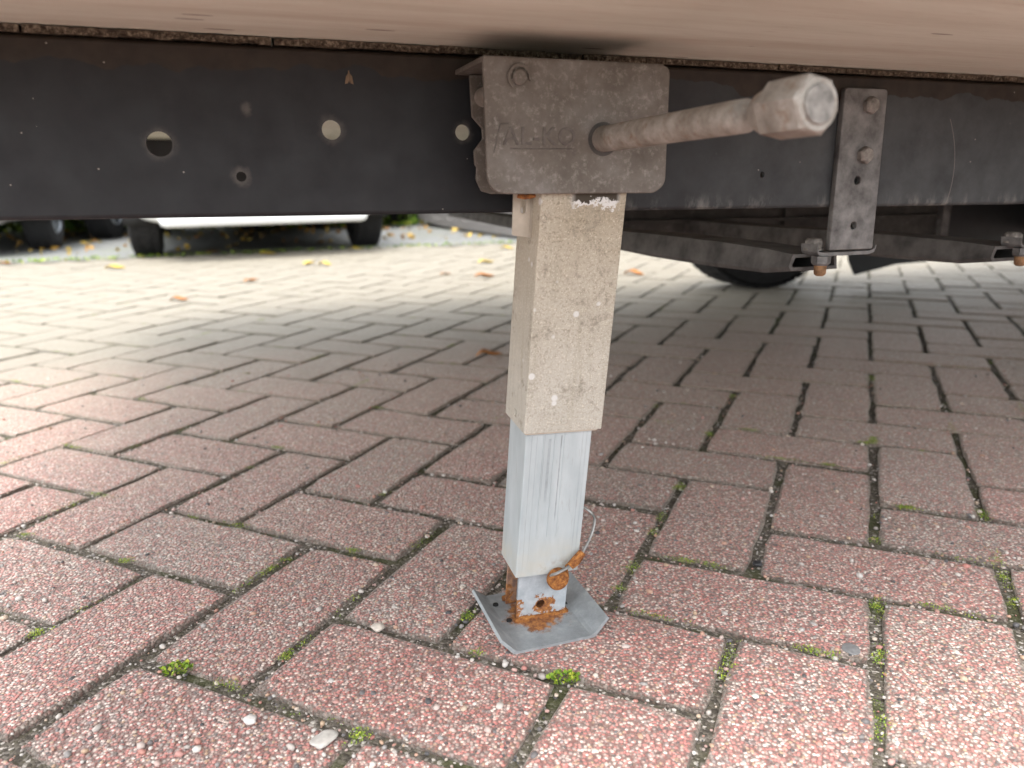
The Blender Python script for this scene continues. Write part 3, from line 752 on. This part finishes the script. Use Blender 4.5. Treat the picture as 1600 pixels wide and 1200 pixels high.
def wheel(parent, c, axis, r, wd, rim='rim', out=1, spokes=5):
    t = wheel_bm(c, axis, r, wd); tread(t, c, axis, r, wd); w = from_bm('wheel', t, M['tyre'], parent)
    b = bmesh.new(); ax = Vector(axis).normalized(); o = Vector(c)
    bm_stack(b, o + ax * out * wd * .18, ax * out, [(0, r * .63), (wd * .26, r * .635), (wd * .30, r * .60), (wd * .2, r * .57), (wd * .1, r * .2)], 32)
    u = ax.orthogonal().normalized(); v = ax.cross(u)
    for i in range(spokes):
        a = 2 * math.pi * i / spokes; d = u * math.cos(a) + v * math.sin(a); e = ax.cross(d)
        p0, p1 = o + ax * out * wd * .42, o + ax * out * wd * .44 + d * r * .60
        q_ = [p0 + e * r * .09, p0 - e * r * .09, p1 - e * r * .055, p1 + e * r * .055]
        A = [b.verts.new(z) for z in q_]; B = [b.verts.new(z - ax * out * wd * .08) for z in q_]
        b.faces.new(A); b.faces.new(B[::-1])
        for k in range(4): b.faces.new((A[k], B[k], B[(k + 1) % 4], A[(k + 1) % 4]))
    bm_cyl(b, o + ax * out * wd * .36, o + ax * out * wd * .47, r * .16, r * .13, 20)
    from_bm('rim', b, M[rim], w)
    return w
RW = .292
wheel(trailer, (1.62, 2.22, RW + .0227 + .001), (0, 1, 0), RW, .18, 'rimdark', 1)
wheel(trailer, (1.66, .16, RW + .0227 + .001), (0, 1, 0), RW, .18, 'rimdark', -1)
gd = [(1.822, .118), (1.850, .074), (2.01, .102), (2.143, .107), (2.143, .20), (1.80, .20)]
plate('mudguard_corner', gd, [circ(1.9815, .1345, .011, 16, .0042)], 1.995, 2.003, M['flap'], trailer)
bm = bmesh.new(); bm_box(bm, (3.4, 1.02, .36), (4.6, 1.10, .44), .004); bm_stack(bm, (4.55, 1.06, .40), (1, 0, 0), [(0, .03), (.12, .03), (.2, .045), (.26, .02)], 16); from_bm('drawbar', bm, M['under'], trailer)
dr = box('rear_door', (A0 - .045, .36, .52), (A0 - .0205, 2.02, .80), M['body'], trailer, .006)
box('door_hinge', (A0 - .06, .38, .55), (A0 - .0455, .44, .64), M['zinc'], dr, .003); box('door_hinge', (A0 - .06, .38, .70), (A0 - .0455, .44, .78), M['zinc'], dr, .003)

# ------------------------------------------------------------------ the support leg
leg = empty('support_leg', MT, 'grey telescopic support leg with rusty foot and crank under the black beam', 'support leg')
LG = Matrix.Translation((.1776, .5468, .003)) @ Matrix.Rotation(.0392, 4, 'Y') @ Matrix.Rotation(.0854, 4, 'X')
def rrect(a0, a1, d0, d1, r, n=3):
    o = []
    for (cx, cy, s) in ((a1 - r, d1 - r, 0), (a0 + r, d1 - r, 1), (a0 + r, d0 + r, 2), (a1 - r, d0 + r, 3)):
        for k in range(n + 1):
            t = math.pi / 2 * (s + k / n); o.append((cx + r * math.cos(t), cy + r * math.sin(t)))
    return o
def tube(bm, a0, a1, d0, d1, s0, s1, wall, r, cut=None):
    O = rrect(a0, a1, d0, d1, r); I = rrect(a0 + wall, a1 - wall, d0 + wall, d1 - wall, max(r - wall, .0004)); N = len(O)
    z0 = cut or (lambda a, d: s0)
    o0 = [bm.verts.new((x, y, z0(x, y))) for x, y in O]; o1 = [bm.verts.new((x, y, s1)) for x, y in O]
    i0 = [bm.verts.new((x, y, z0(x, y))) for x, y in I]; i1 = [bm.verts.new((x, y, s1)) for x, y in I]
    for k in range(N):
        j = (k + 1) % N
        bm.faces.new((o0[k], o0[j], o1[j], o1[k])); bm.faces.new((i0[k], i1[k], i1[j], i0[j]))
        bm.faces.new((o0[k], i0[k], i0[j], o0[j])); bm.faces.new((o1[k], o1[j], i1[j], i1[k]))
bm = bmesh.new(); tube(bm, 0, .0666, 0, .048, .1815, .3735, .0022, .0012); bm.transform(LG)
outer = from_bm('outer_tube', bm, M['outer'], leg)
for (a, d, ax) in ((.0333, -.0001, (0, -1, 0)), (-.0001, .024, (-1, 0, 0))):
    bm = bmesh.new(); bm_stack(bm, (a, d, .1905), ax, [(0, .0034), (.0006, .0034), (.0007, .0024), (.0003, .0022), (.0004, .001)], 20)
    bm.transform(LG); from_bm('rivet', bm, M['outer'], outer)
bm = bmesh.new(); tube(bm, .0014, .0634, .0009, .0465, .1800, .1814, .0018, .001); bm.transform(LG); from_bm('wear_collar', bm, M['zinc'], outer)
bm = bmesh.new(); tube(bm, .0030, .0598, .003, .043, .0488, .30, .002, .0012)
for a_ in (.018, .0275, .036):                       # drawn grooves along the profile
    bm_box(bm, (a_, .0026, .085), (a_ + .0008, .0031, .18))
bm.transform(LG); mid = from_bm('middle_tube', bm, M['mid'], leg)
# right hand lip of the middle tube that hangs lower
bm = bmesh.new(); bm_box(bm, (.0505, .0235, .044), (.0600, .0255, .0492)); bm.transform(LG); from_bm('rear_lip', bm, M['mid'], mid)
# inner channel, open towards the left
hl = [circ(.0300, .0152, .0042)]
bm = plate_bm([(.0078, 0), (.0535, 0), (.0535, .16), (.0078, .16)], hl, .0078, .0105)
bm_box(bm, (.0510, .0107, 0), (.0535, .0385, .16)); bm_box(bm, (.0078, .0356, 0), (.0508, .0384, .16))
bm.transform(LG); from_bm('inner_channel', bm, M['inner'], leg)
# foot: plate with both sides folded up
prof = [(.1585, .0140), (.1690, .0036), (.1735, .0022), (.2370, .0032), (.2420, .0046), (.2570, .0150)]
bm = bmesh.new(); g0, g1 = .5115, .6020; TH = .003
rows = []
for i, (a, c) in enumerate(prof):
    ins = .012 if i == 0 else (.010 if i == 5 else 0)
    y0 = g0 + (.006 if i == 5 else (.004 if i == 0 else 0)); y1 = g1 - (.003 if i in (0, 5) else 0)
    rows.append([bm.verts.new((a, y0, c)), bm.verts.new((a, y1, c)), bm.verts.new((a + (.0016 if i < 2 else (-.0 if i < 4 else -.0016)), y0, c + TH * (.75 if i in (0, 5) else 1))), bm.verts.new((a + (.0016 if i < 2 else (0 if i < 4 else -.0016)), y1, c + TH * (.75 if i in (0, 5) else 1)))])
for r0, r1 in zip(rows, rows[1:]):
    bm.faces.new((r0[0], r0[1], r1[1], r1[0])); bm.faces.new((r0[2], r1[2], r1[3], r0[3])); bm.faces.new((r0[0], r1[0], r1[2], r0[2])); bm.faces.new((r0[1], r0[3], r1[3], r1[1]))
bm.faces.new((rows[0][0], rows[0][2], rows[0][3], rows[0][1])); bm.faces.new((rows[-1][0], rows[-1][1], rows[-1][3], rows[-1][2]))
foot = from_bm('foot_plate', bm, M['foot'], leg)
for (a, b_) in ((.180, .556), (.1765, .584), (.2385, .5655)):
    bm = bmesh.new(); bm_cyl(bm, (a, b_, .0052), (a, b_, .0066), .0026, .0024, 14); from_bm('drain_hole', bm, M['dark'], foot)
# weld bead round the channel
bm = bmesh.new(); bead = []
for (a0, d0, a1, d1) in ((.006, .0065, .0555, .0065), (.0545, .0065, .0545, .040), (.0545, .040, .006, .040)):
    pts_ = []
    for k in range(15):
        t = k / 14; pts_.append(LG @ Vector((a0 + (a1 - a0) * t, d0 + (d1 - d0) * t, .003 + rd.uniform(-.0005, .0006))))
    bm_tube(bm, pts_, [.0028 + rd.uniform(-.0006, .0006) for _ in pts_], 8)
from_bm('weld', bm, M['rust'], foot)
# locking pin and its spring clip
pin = bmesh.new(); pc = LG @ Vector((.0392, .002, .0452)); ax = (LG.to_3x3() @ Vector((0.05, -1, .12))).normalized()
bm_stack(pin, pc, ax, [(-.04, .0045), (0, .0045), (.0002, .0085), (.0015, .0094), (.0062, .0094), (.0076, .0086), (.0078, .0058), (.0073, .0052)], 26)
pin = from_bm('locking_pin', pin, M['rust'], leg)
def L3(a, d, s): return LG @ Vector((a, d, s))
bm = bmesh.new(); bm_tube(bm, spline([L3(.0330, -.001, .047), L3(.0325, -.004, .0515), L3(.037, -.006, .0545), L3(.048, -.0045, .0585), L3(.0575, -.003, .0655), L3(.068, .002, .0800), L3(.0745, .010, .0905), L3(.0745, .016, .0945), L3(.069, .020, .0985), L3(.0605, .022, .1035)], 5), .0013, 8)
clip = from_bm('spring_clip', bm, M['wire'], pin)
bm = bmesh.new(); bm_tube(bm, [L3(.0485, -.0045, .0585), L3(.0535, -.0040, .0625), L3(.0600, -.0020, .0690)], [.0034, .0042, .0034], 10); from_bm('clip_sleeve', bm, M['rust'], pin)
bm = bmesh.new(); bm_tube(bm, spline([L3(.0500, -.004, .0595), L3(.0475, .0005, .056), L3(.0490, .001, .049), L3(.0500, .0005, .044)], 4), .0012, 8); from_bm('clip_tail', bm, M['rust'], pin)

# mounting bracket: front plate, folded top, notched back plate
FO = .512
fr = rounded([(.1502, .3660), (.2770, .3660), (.2855, .372), (.2850, .4530), (.1476, .4530)], [.015, .011, .010, .007, .0015], 6)
bracket = plate('bracket', fr, [circ(.2342, .4028, .0098)], FO - .0038, FO, M['bracket'], leg, .0009)
box('top_flange', (.1480, FO - .0036, .4500), (.2800, BB - .002, .4536), M['bracket'], bracket, .0008, Matrix.Shear('XZ', 4, (0, 0)) if False else None)
bk = rounded([(.1560, .4495), (.1575, .4205), (.1650, .4125), (.1655, .4050), (.1585, .3965), (.1592, .3860), (.1606, .3850), (.1598, .3760), (.1640, .3672), (.1720, .3650), (.2780, .3650), (.2800, .4495)], .002, 3)
plate('back_plate', bk, [], BB - .0135, BB - .0105, M['bracket'], bracket, .0006)
box('gear_housing', (.188, FO + .0035, .376), (.272, BB - .0165, .444), M['bracket'], bracket, .003)
bm = bmesh.new(); bm_cyl(bm, (.166, FO + .001, .434), (.166, BB - .013, .434), .0068, None, 20); from_bm('pivot_bush', bm, M['crank'], bracket)
# retaining pin with its open ring clip
pn = (.1723, FO - .0038, .4409)
bm = bmesh.new(); bm_stack(bm, pn, (0, -1, 0), [(0, .0050), (.0024, .0050), (.0030, .0043)], 24); from_bm('pivot_pin', bm, M['bracket'], bracket)
bm = bmesh.new()
ringo = [(pn[0] + .0084 * math.cos(R(t)), pn[2] + .0084 * math.sin(R(t))) for t in range(-18, 246, 8)]
ringi = [(pn[0] + .0062 * math.cos(R(t)), pn[2] + .0062 * math.sin(R(t))) for t in range(245, -19, -8)]
bm = plate_bm(ringo + ringi, [], pn[1] - .0018, pn[1] - .0004, .0003)
for t in (40, 118, 210):
    bm_box(bm, (-.0014, pn[1] - .00119, .0048), (.0014, pn[1] - .00015, .0064), 0, Matrix.Translation((pn[0], 0, pn[2])) @ Matrix.Rotation(-R(t - 90), 4, 'Y'))
from_bm('ring_clip', bm, M['bracket'], bracket)
# raised maker's lettering, worn flat
cu = bpy.data.curves.new('tmp', 'FONT'); cu.body = 'AL-KO'; cu.size = .0165; cu.extrude = .0004; cu.bevel_depth = .00018; cu.space_character = 1.12
to = bpy.data.objects.new('tmp', cu); COL.objects.link(to)
dg = bpy.context.evaluated_depsgraph_get(); dg.update(); tme = bpy.data.meshes.new_from_object(to.evaluated_get(dg)); bpy.data.objects.remove(to)
bm = bmesh.new(); bm.from_mesh(tme); bm.transform(Matrix.Translation((.1610, FO - .0038, .3985)) @ Matrix.Rotation(math.pi / 2, 4, 'X'))
for (p, q_) in (((.1545, .3930), (.1590, .4115)), ((.1590, .4115), (.1650, .4118)), ((.1660, .3958), (.2110, .3960))):
    bm_tube(bm, [(p[0], FO - .0038, p[1]), (q_[0], FO - .0038, q_[1])], .00045, 6)
from_bm('raised_lettering', bm, M['lettering'], bracket)
# zinc tab with its slot, and the rusty spring end above it
tb = rounded([(.1757, .3365), (.1937, .3335), (.1950, .374), (.1770, .374)], [.0015, .002, 0, 0])
tabo = plate('zinc_tab', tb, [rounded([(.1822, .3520), (.1862, .3520), (.1868, .368), (.1828, .368)], .0019, 5)], .5330, .5348, M['zinc'], leg, .0004)
bm = bmesh.new(); bm_box(bm, (.1886, .5322, .3352), (.1891, .5331, .373)); from_bm('fold_line', bm, M['zinc'], tabo)
bm = bmesh.new(); bm_tube(bm, spline([(.1745, .518, .3650), (.180, .5165, .3640), (.187, .517, .3650)], 6), .0017, 8); from_bm('spring_end', bm, M['rust'], leg)
# crank shaft with its hexagonal drive head
p0 = Vector((.2342, FO - .002, .4028)); p1 = Vector((.2548, .315, .4098)); dv = (p1 - p0); ln = dv.length; dv.normalize()
bm = bmesh.new(); bm_stack(bm, p0 - dv * .02, dv, [(0, .0088), (.02, .0088), (ln * .4, .0089), (ln * .8, .0090), (ln * .85, .0088)], 28)
shaft = from_bm('crank_shaft', bm, M['crank'], leg, True)
bm = bmesh.new(); bm_stack(bm, p0 + dv * ln * .80, dv, [(0, .0089), (.003, .0104), (.009, .0120), (.0105, .0127, True), (ln * .20 - .002, .0127, True), (ln * .20, .0121)], 48, .35)
nutb = from_bm('drive_head', bm, M['crank'], shaft)
bm = bmesh.new(); bm_stack(bm, p1, dv, [(-.001, .0094), (.0008, .0094), (.0014, .0088)], 28); from_bm('end_cap', bm, M['bolt'], shaft)
bm = bmesh.new(); bm_stack(bm, (.2342, FO - .0038, .4028), (0, -1, 0), [(-.002, .0102), (.0008, .0114), (.0009, .0096)], 28); from_bm('shaft_collar', bm, M['under'], shaft)

# moth resting on the beam
bm = bmesh.new()
for s in (-1, 1):
    v = [bm.verts.new(p) for p in ((0, -.0012, .0035), (s * .0022, -.0008, .001), (s * .0030, -.0004, -.0042), (s * .0008, -.0009, -.0036))]; bm.faces.new(v)
    v2 = [bm.verts.new(x_.co + Vector((0, .0002, 0))) for x_ in v]; bm.faces.new(v2[::-1])
    for k in range(4): bm.faces.new((v[k], v2[k], v2[(k + 1) % 4], v[(k + 1) % 4]))
bm_stack(bm, (0, -.0006, -.003), (0, 0, 1), [(0, .0003), (.003, .0007), (.0065, .0006), (.008, .0003)], 8)
mth = from_bm('moth', bm, M['moth']); mth.matrix_world = MT @ Matrix.Translation((.071, BB - .0003, .4455)); tag(mth, 'tiny brown moth resting on the black beam', 'moth')

# ------------------------------------------------------------------ cars in the background
def car(name, loc, heading, paint, label, sc=.8, L=3.9, Wd=1.66, rim='rim', front=True):
    """origin: middle of the near axle on the ground; +y runs away along the car"""
    root = empty(name, Matrix.Translation(loc) @ Matrix.Rotation(heading, 4, 'Z') @ Matrix.Scale(sc, 4), label, 'car', 'cars parked in the bays')
    oh = .72; y0 = -oh; wb = 2.42; hw = Wd / 2; rw = .30; tw = .195
    # lower body: rings of (half width, z)
    sta = [(y0, .62, .235, .50, .62), (y0 + .10, .84, .205, .62, .72), (y0 + .30, .95, .205, .66, .80), (y0 + .75, 1.0, .20, .70, .90), (y0 + 1.5, 1.0, .20, .72, .95), (y0 + 2.6, 1.0, .20, .74, .97), (y0 + 3.3, .98, .21, .74, .98), (y0 + 3.72, .92, .24, .70, .95), (y0 + L, .72, .33, .60, .86)]
    bm = bmesh.new(); rings = []
    for (y, f, zb, zm, zt) in sta:
        hwf = hw * f; pr = [(-hwf * .80, zb), (-hwf * .95, zb + .05), (-hwf, zb + .16), (-hwf, zm), (-hwf * .94, zt), (-hwf * .5, zt + .03), (0, zt + .04)]
        pr = pr + [(-x_, z_) for x_, z_ in pr[-2::-1]]
        rings.append([bm.verts.new((x_, y, z_)) for x_, z_ in pr])
    for a, b in zip(rings, rings[1:]):
        for k in range(len(a)):
            j = (k + 1) % len(a); bm.faces.new((a[k], a[j], b[j], b[k]))
    bm.faces.new(rings[0][::-1]); bm.faces.new(rings[-1])
    bd = from_bm('body', bm, M[paint], root, True)
    sub = bd.modifiers.new('sub', 'SUBSURF'); sub.levels = 1; sub.render_levels = 2
    # greenhouse
    st2 = [(y0 + .75, .86, .97, .0), (y0 + 1.35, .84, .99, .42), (y0 + 1.7, .84, 1.0, .50), (y0 + 2.7, .84, 1.0, .50), (y0 + 3.25, .83, 1.0, .46), (y0 + 3.7, .80, 1.0, .05)]
    def house(nm, mat, lo, hi, inset):
        bm = bmesh.new(); rr = []
        for (y, f, zb, h) in st2:
            t0, t1 = lo, hi
            pr = []
            for t in (t0, t1): pr.append((hw * (f - .16 * t) + inset, zb - .05 + (h + .05) * t))
            ring_ = [(-x_, z_) for x_, z_ in pr] + [(x_, z_) for x_, z_ in pr[::-1]]
            rr.append([bm.verts.new((x_, y, z_)) for x_, z_ in ring_])
        for a, b in zip(rr, rr[1:]):
            for k in range(4): bm.faces.new((a[k], a[(k + 1) % 4], b[(k + 1) % 4], b[k]))
        bm.faces.new(rr[0][::-1]); bm.faces.new(rr[-1]); return from_bm(nm, bm, mat, root)
    house('window', M['glass'], 0, .90, 0); house('roof', M[paint], .86, 1.0, .012)
    for s in (-1, 1):
        for (ya, yb) in ((y0 + .80, y0 + 1.60), (y0 + 2.05, y0 + 2.08), (y0 + 3.30, y0 + 3.64)):
            bm = bmesh.new(); bm_tube(bm, [(s * hw * .855, ya, .93), (s * hw * .70, yb, 1.44 if ya < y0 + 3 else 1.42)] if ya < y0 + 3 else [(s * hw * .70, ya, 1.43), (s * hw * .83, yb, .96)], .035, 8)
            from_bm('pillar', bm, M[paint], root)
    box('underbody', (-hw * .66, y0 + .45, .20), (hw * .66, y0 + L - .5, .28), M['plastic'], root, .02)
    bu = box('bumper', (-hw * .74, y0 - .03, .21), (hw * .74, y0 + .22, .42), M[paint], root, .04)
    box('grille', (-hw * .42, y0 - .036, .29), (hw * .42, y0 - .028, .38), M['plastic'], bu)
    for s in (-1, 1):
        box('headlight' if front else 'tail_light', (s * hw * .62 - .13, y0 + .02, .56), (s * hw * .62 + .13, y0 + .14, .68), M['lamp' if front else 'redlamp'], root, .03)
        box('mirror', (s * (hw + .06) - .07, y0 + 1.05, .93), (s * (hw + .06) + .07, y0 + 1.15, 1.05), M[paint], root, .03)
        for yy in (0, wb):
            ap = [(yy + .345 * math.cos(R(t)), .30 + .345 * math.sin(R(t))) for t in range(-14, 195, 8)]
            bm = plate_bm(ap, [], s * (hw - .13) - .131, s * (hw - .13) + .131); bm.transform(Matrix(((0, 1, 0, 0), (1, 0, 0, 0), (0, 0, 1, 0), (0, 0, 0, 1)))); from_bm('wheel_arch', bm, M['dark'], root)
            wheel(root, (s * (hw - tw / 2 - .01), yy, rw), (1, 0, 0), rw, tw, rim, s, 7)
    return root
HD = R(22)
def gz(x, y): return (x, y, -.0035)
car('car', gz(-1.395, 4.345), HD, 'white', 'white car parked behind the beam, its bumper and two front tyres showing', .80)
car('car', gz(-3.33, 4.46), R(20), 'slate', 'beige silver car at the far left, one spoked front wheel showing', .80)
car('car', gz(-3.42, 5.35), R(10), 'grey', 'grey car behind the beige silver one at left', .84)
car('car', gz(-1.52, 6.42), R(20), 'body', 'second white car further back beyond the white one', .82)

# grey trailer with a slotted side skirt
pt = empty('skirted_trailer', Matrix.Translation((-.74, 6.36, 0)) @ Matrix.Rotation(math.atan2(4.75 - 6.36, .075 + .74), 4, 'Z'), 'low grey trailer with a row of slots in its side skirt', 'trailer')
Lp = 1.86; sl_ = []
xs = .36
for grp in range(5):
    for k in range(4): sl_.append([(xs + .034 * k, .070), (xs + .034 * k + .014, .070), (xs + .034 * k + .014, .118), (xs + .034 * k, .118)])
    xs += .20; sl_.append([(xs - .035, .072), (xs - .023, .072), (xs - .023, .115), (xs - .035, .115)]); xs += .08
sk = plate('side_skirt', rounded([(.03, .05), (.5, .018), (Lp, .012), (Lp, .46), (0, .46), (0, .09)], [.01, .02, .01, .01, .01, .03]), sl_, -.012, 0, M['skirt'], pt, .001)
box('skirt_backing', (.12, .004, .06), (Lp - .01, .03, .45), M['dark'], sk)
box('bed', (-.12, .0, .461), (Lp + .02, 1.6, .56), M['skirt'], pt, .008)
box('end_board', (Lp - .0, .02, .03), (Lp + .015, 1.58, .455), M['skirt'], pt, .003)
box('cargo_box', (-.1, .03, .5605), (Lp, 1.57, 1.9), M['skirt'], pt, .02)
wheel(pt, (-.02, .20, .21), (0, 1, 0), .21, .14, 'rimdark', -1); wheel(pt, (-.02, 1.3, .21), (0, 1, 0), .21, .14, 'rimdark', 1)
box('storage_box', (.06, .06, .02), (.30, .5, .14), M['dark'], pt, .005)

# ------------------------------------------------------------------ planting behind the cars
def leaves_cloud(name, mat, n, fn, size, rd):
    vs, fs = [], []
    for _ in range(n):
        p = Vector(fn(rd)); l = size * rd.uniform(.6, 1.3)
        d = Vector((rd.gauss(0, 1), rd.gauss(0, 1), rd.gauss(0, .7))).normalized(); s = d.orthogonal().normalized(); s = (s * math.cos(rd.uniform(0, 6)) + d.cross(s) * math.sin(rd.uniform(0, 6))).normalized() * l * .32
        b = len(vs); vs += [p - d * l / 2, p + s, p + d * l / 2, p - s]; fs.append((b, b + 1, b + 2, b + 3))
    return mesh(name, vs, fs, mat)
rh = random.Random(21)
for i, (x, y, rr, hh, lab) in enumerate(((-5.6, 8.6, .9, 1.5, 'bushy green shrub furthest left behind the parked cars'), (-3.9, 9.3, 1.0, 1.7, 'green shrub behind the grey car'), (-2.2, 9.6, .95, 1.5, 'rounded green shrub behind the white car'), (-.7, 9.9, .9, 1.6, 'green shrub behind the second white car'), (.9, 9.9, 1.0, 1.8, 'green shrub behind the skirted trailer'), (2.6, 10.2, 1.0, 1.6, 'green shrub furthest right beyond the trailer'))):
    sh = empty('shrub', Matrix.Translation((x, y, -.06)), lab, 'shrub', 'shrubs behind the parked cars')
    def crown(r_, rr=rr, hh=hh):
        while True:
            p = Vector((r_.uniform(-1, 1), r_.uniform(-1, 1), r_.uniform(-1, 1)))
            if .35 < p.length < 1 + .15 * noise.noise(p * 3 + Vector((i, 0, 0))): break
        return (p.x * rr, p.y * rr * .8, hh * .55 + p.z * hh * .5)
    lf = leaves_cloud('foliage', M['hedge'], 2600, crown, .10, rh); lf.parent = sh
    bm = bmesh.new()
    for k in range(5):
        a = k * 1.3; bm_tube(bm, [(.05 * math.cos(a), .05 * math.sin(a), 0), (.25 * math.cos(a), .2 * math.sin(a), hh * .4), (.5 * math.cos(a), .4 * math.sin(a), hh * .75)], [.03, .022, .01], 6)
    from_bm('stem', bm, M['stem'], sh)
def verge(r_):
    x = r_.uniform(-7, 3.5); return (x, 6.7 + .25 * x * .3 + r_.uniform(-.25, 1.6), r_.uniform(-.02, .09))
gv = leaves_cloud('verge_grass', M['grass'], 9000, verge, .09, rh); tag(gv, 'strip of yellow green grass and weeds behind the parked cars', 'grass', kind='stuff')
def litter(r_):
    x = r_.uniform(-4.2, .4); return (x, edge_y(x) + r_.uniform(.4, 3.0) ** 1.0, r_.uniform(.002, .014))
lt = leaves_cloud('leaf_litter', M['litter'], 420, litter, .045, rh); tag(lt, 'scattered brown and yellow leaf litter under the parked cars', 'leaves', kind='stuff')
def edgemoss(r_):
    x = r_.uniform(-3.2, 1.5); return (x, edge_y(x) + .02 + abs(r_.gauss(0, .05)) - .02, r_.uniform(0, .01))
em = leaves_cloud('weed_strip', M['moss'], 900, edgemoss, .018, rh); tag(em, 'thin line of weeds where red bricks meet grey parking bays', 'weeds', kind='stuff')

def leaf(x, y, l, mat, label, rz):
    bm = bmesh.new(); n_ = 9; rows = []
    for i in range(n_ + 1):
        t = i / n_; wd = l * .30 * math.sin(math.pi * min(1, t * .97 + .03)) ** .8; z = .006 * math.sin(t * 3.1) + .004 * math.sin(t * 7 + rz)
        rows.append([bm.verts.new(((t - .5) * l, wd * s, z + abs(s) * wd * .35)) for s in (-1, -.5, 0, .5, 1)])
    for a, b in zip(rows, rows[1:]):
        for k in range(4): bm.faces.new((a[k], a[k + 1], b[k + 1], b[k]))
    o = from_bm('fallen_leaf', bm, M[mat], None, True); o.location = (x, y, .0015); o.rotation_euler = (0, 0, rz)
    sd_ = o.modifiers.new('thick', 'SOLIDIFY'); sd_.thickness = .0006
    tag(o, label, 'leaf', 'fallen leaves on the paving')
for (x, y, l, m_, lab, rz) in (
    (-.048, 1.606, .058, 'leaf_orange', 'curled orange leaf on the bricks just left of the leg', .2),
    (.479, 2.962, .085, 'leaf_orange', 'long orange leaf on the bright bricks right of the leg', -.5),
    (-.995, 2.931, .06, 'leaf_orange', 'small rust orange leaf on the bright bricks in front of the white car', .9),
    (-1.26, 4.011, .09, 'leaf_yellow', 'large yellow leaf lying under the middle of the white bumper', .4),
    (-.921, 3.515, .075, 'leaf_yellow', 'pale yellow leaf, left one of a close pair on the bright paving', 1.2),
    (-.839, 3.478, .065, 'leaf_yellow', 'pale yellow leaf, right one of a close pair on the bright paving', -.3),
    (-1.78, 3.455, .09, 'leaf_yellow', 'broad yellow leaf on the bright paving below the left tyre', .1),
    (-.255, 3.034, .05, 'leaf_brown', 'small tan leaf left of the yellow ones near the leg', .6),
    (-.10, 2.956, .08, 'leaf_orange', 'amber leaf nearest the left edge of the leg tube', .15),
    (-.107, 3.452, .08, 'leaf_yellow', 'cream yellow leaf behind the amber leaf near the leg', .3),
    (-.016, 4.125, .075, 'leaf_yellow', 'bright yellow leaf beside the leg below the slotted skirt', -.2),
    (-.849, 4.229, .07, 'leaf_yellow', 'yellow leaf by the right front tyre of the white car', 0),
    (-1.609, 4.18, .075, 'leaf_brown', 'brown leaf under the white car beside its left tyre', .8),
    (-1.081, 2.472, .06, 'leaf_orange', 'faded orange leaf at the left where the paving brightens', .1),
    (-2.452, 3.731, .06, 'leaf_orange', 'orange leaf at the far left edge of the paving', .5)):
    leaf(x, y, l, m_, lab, rz)
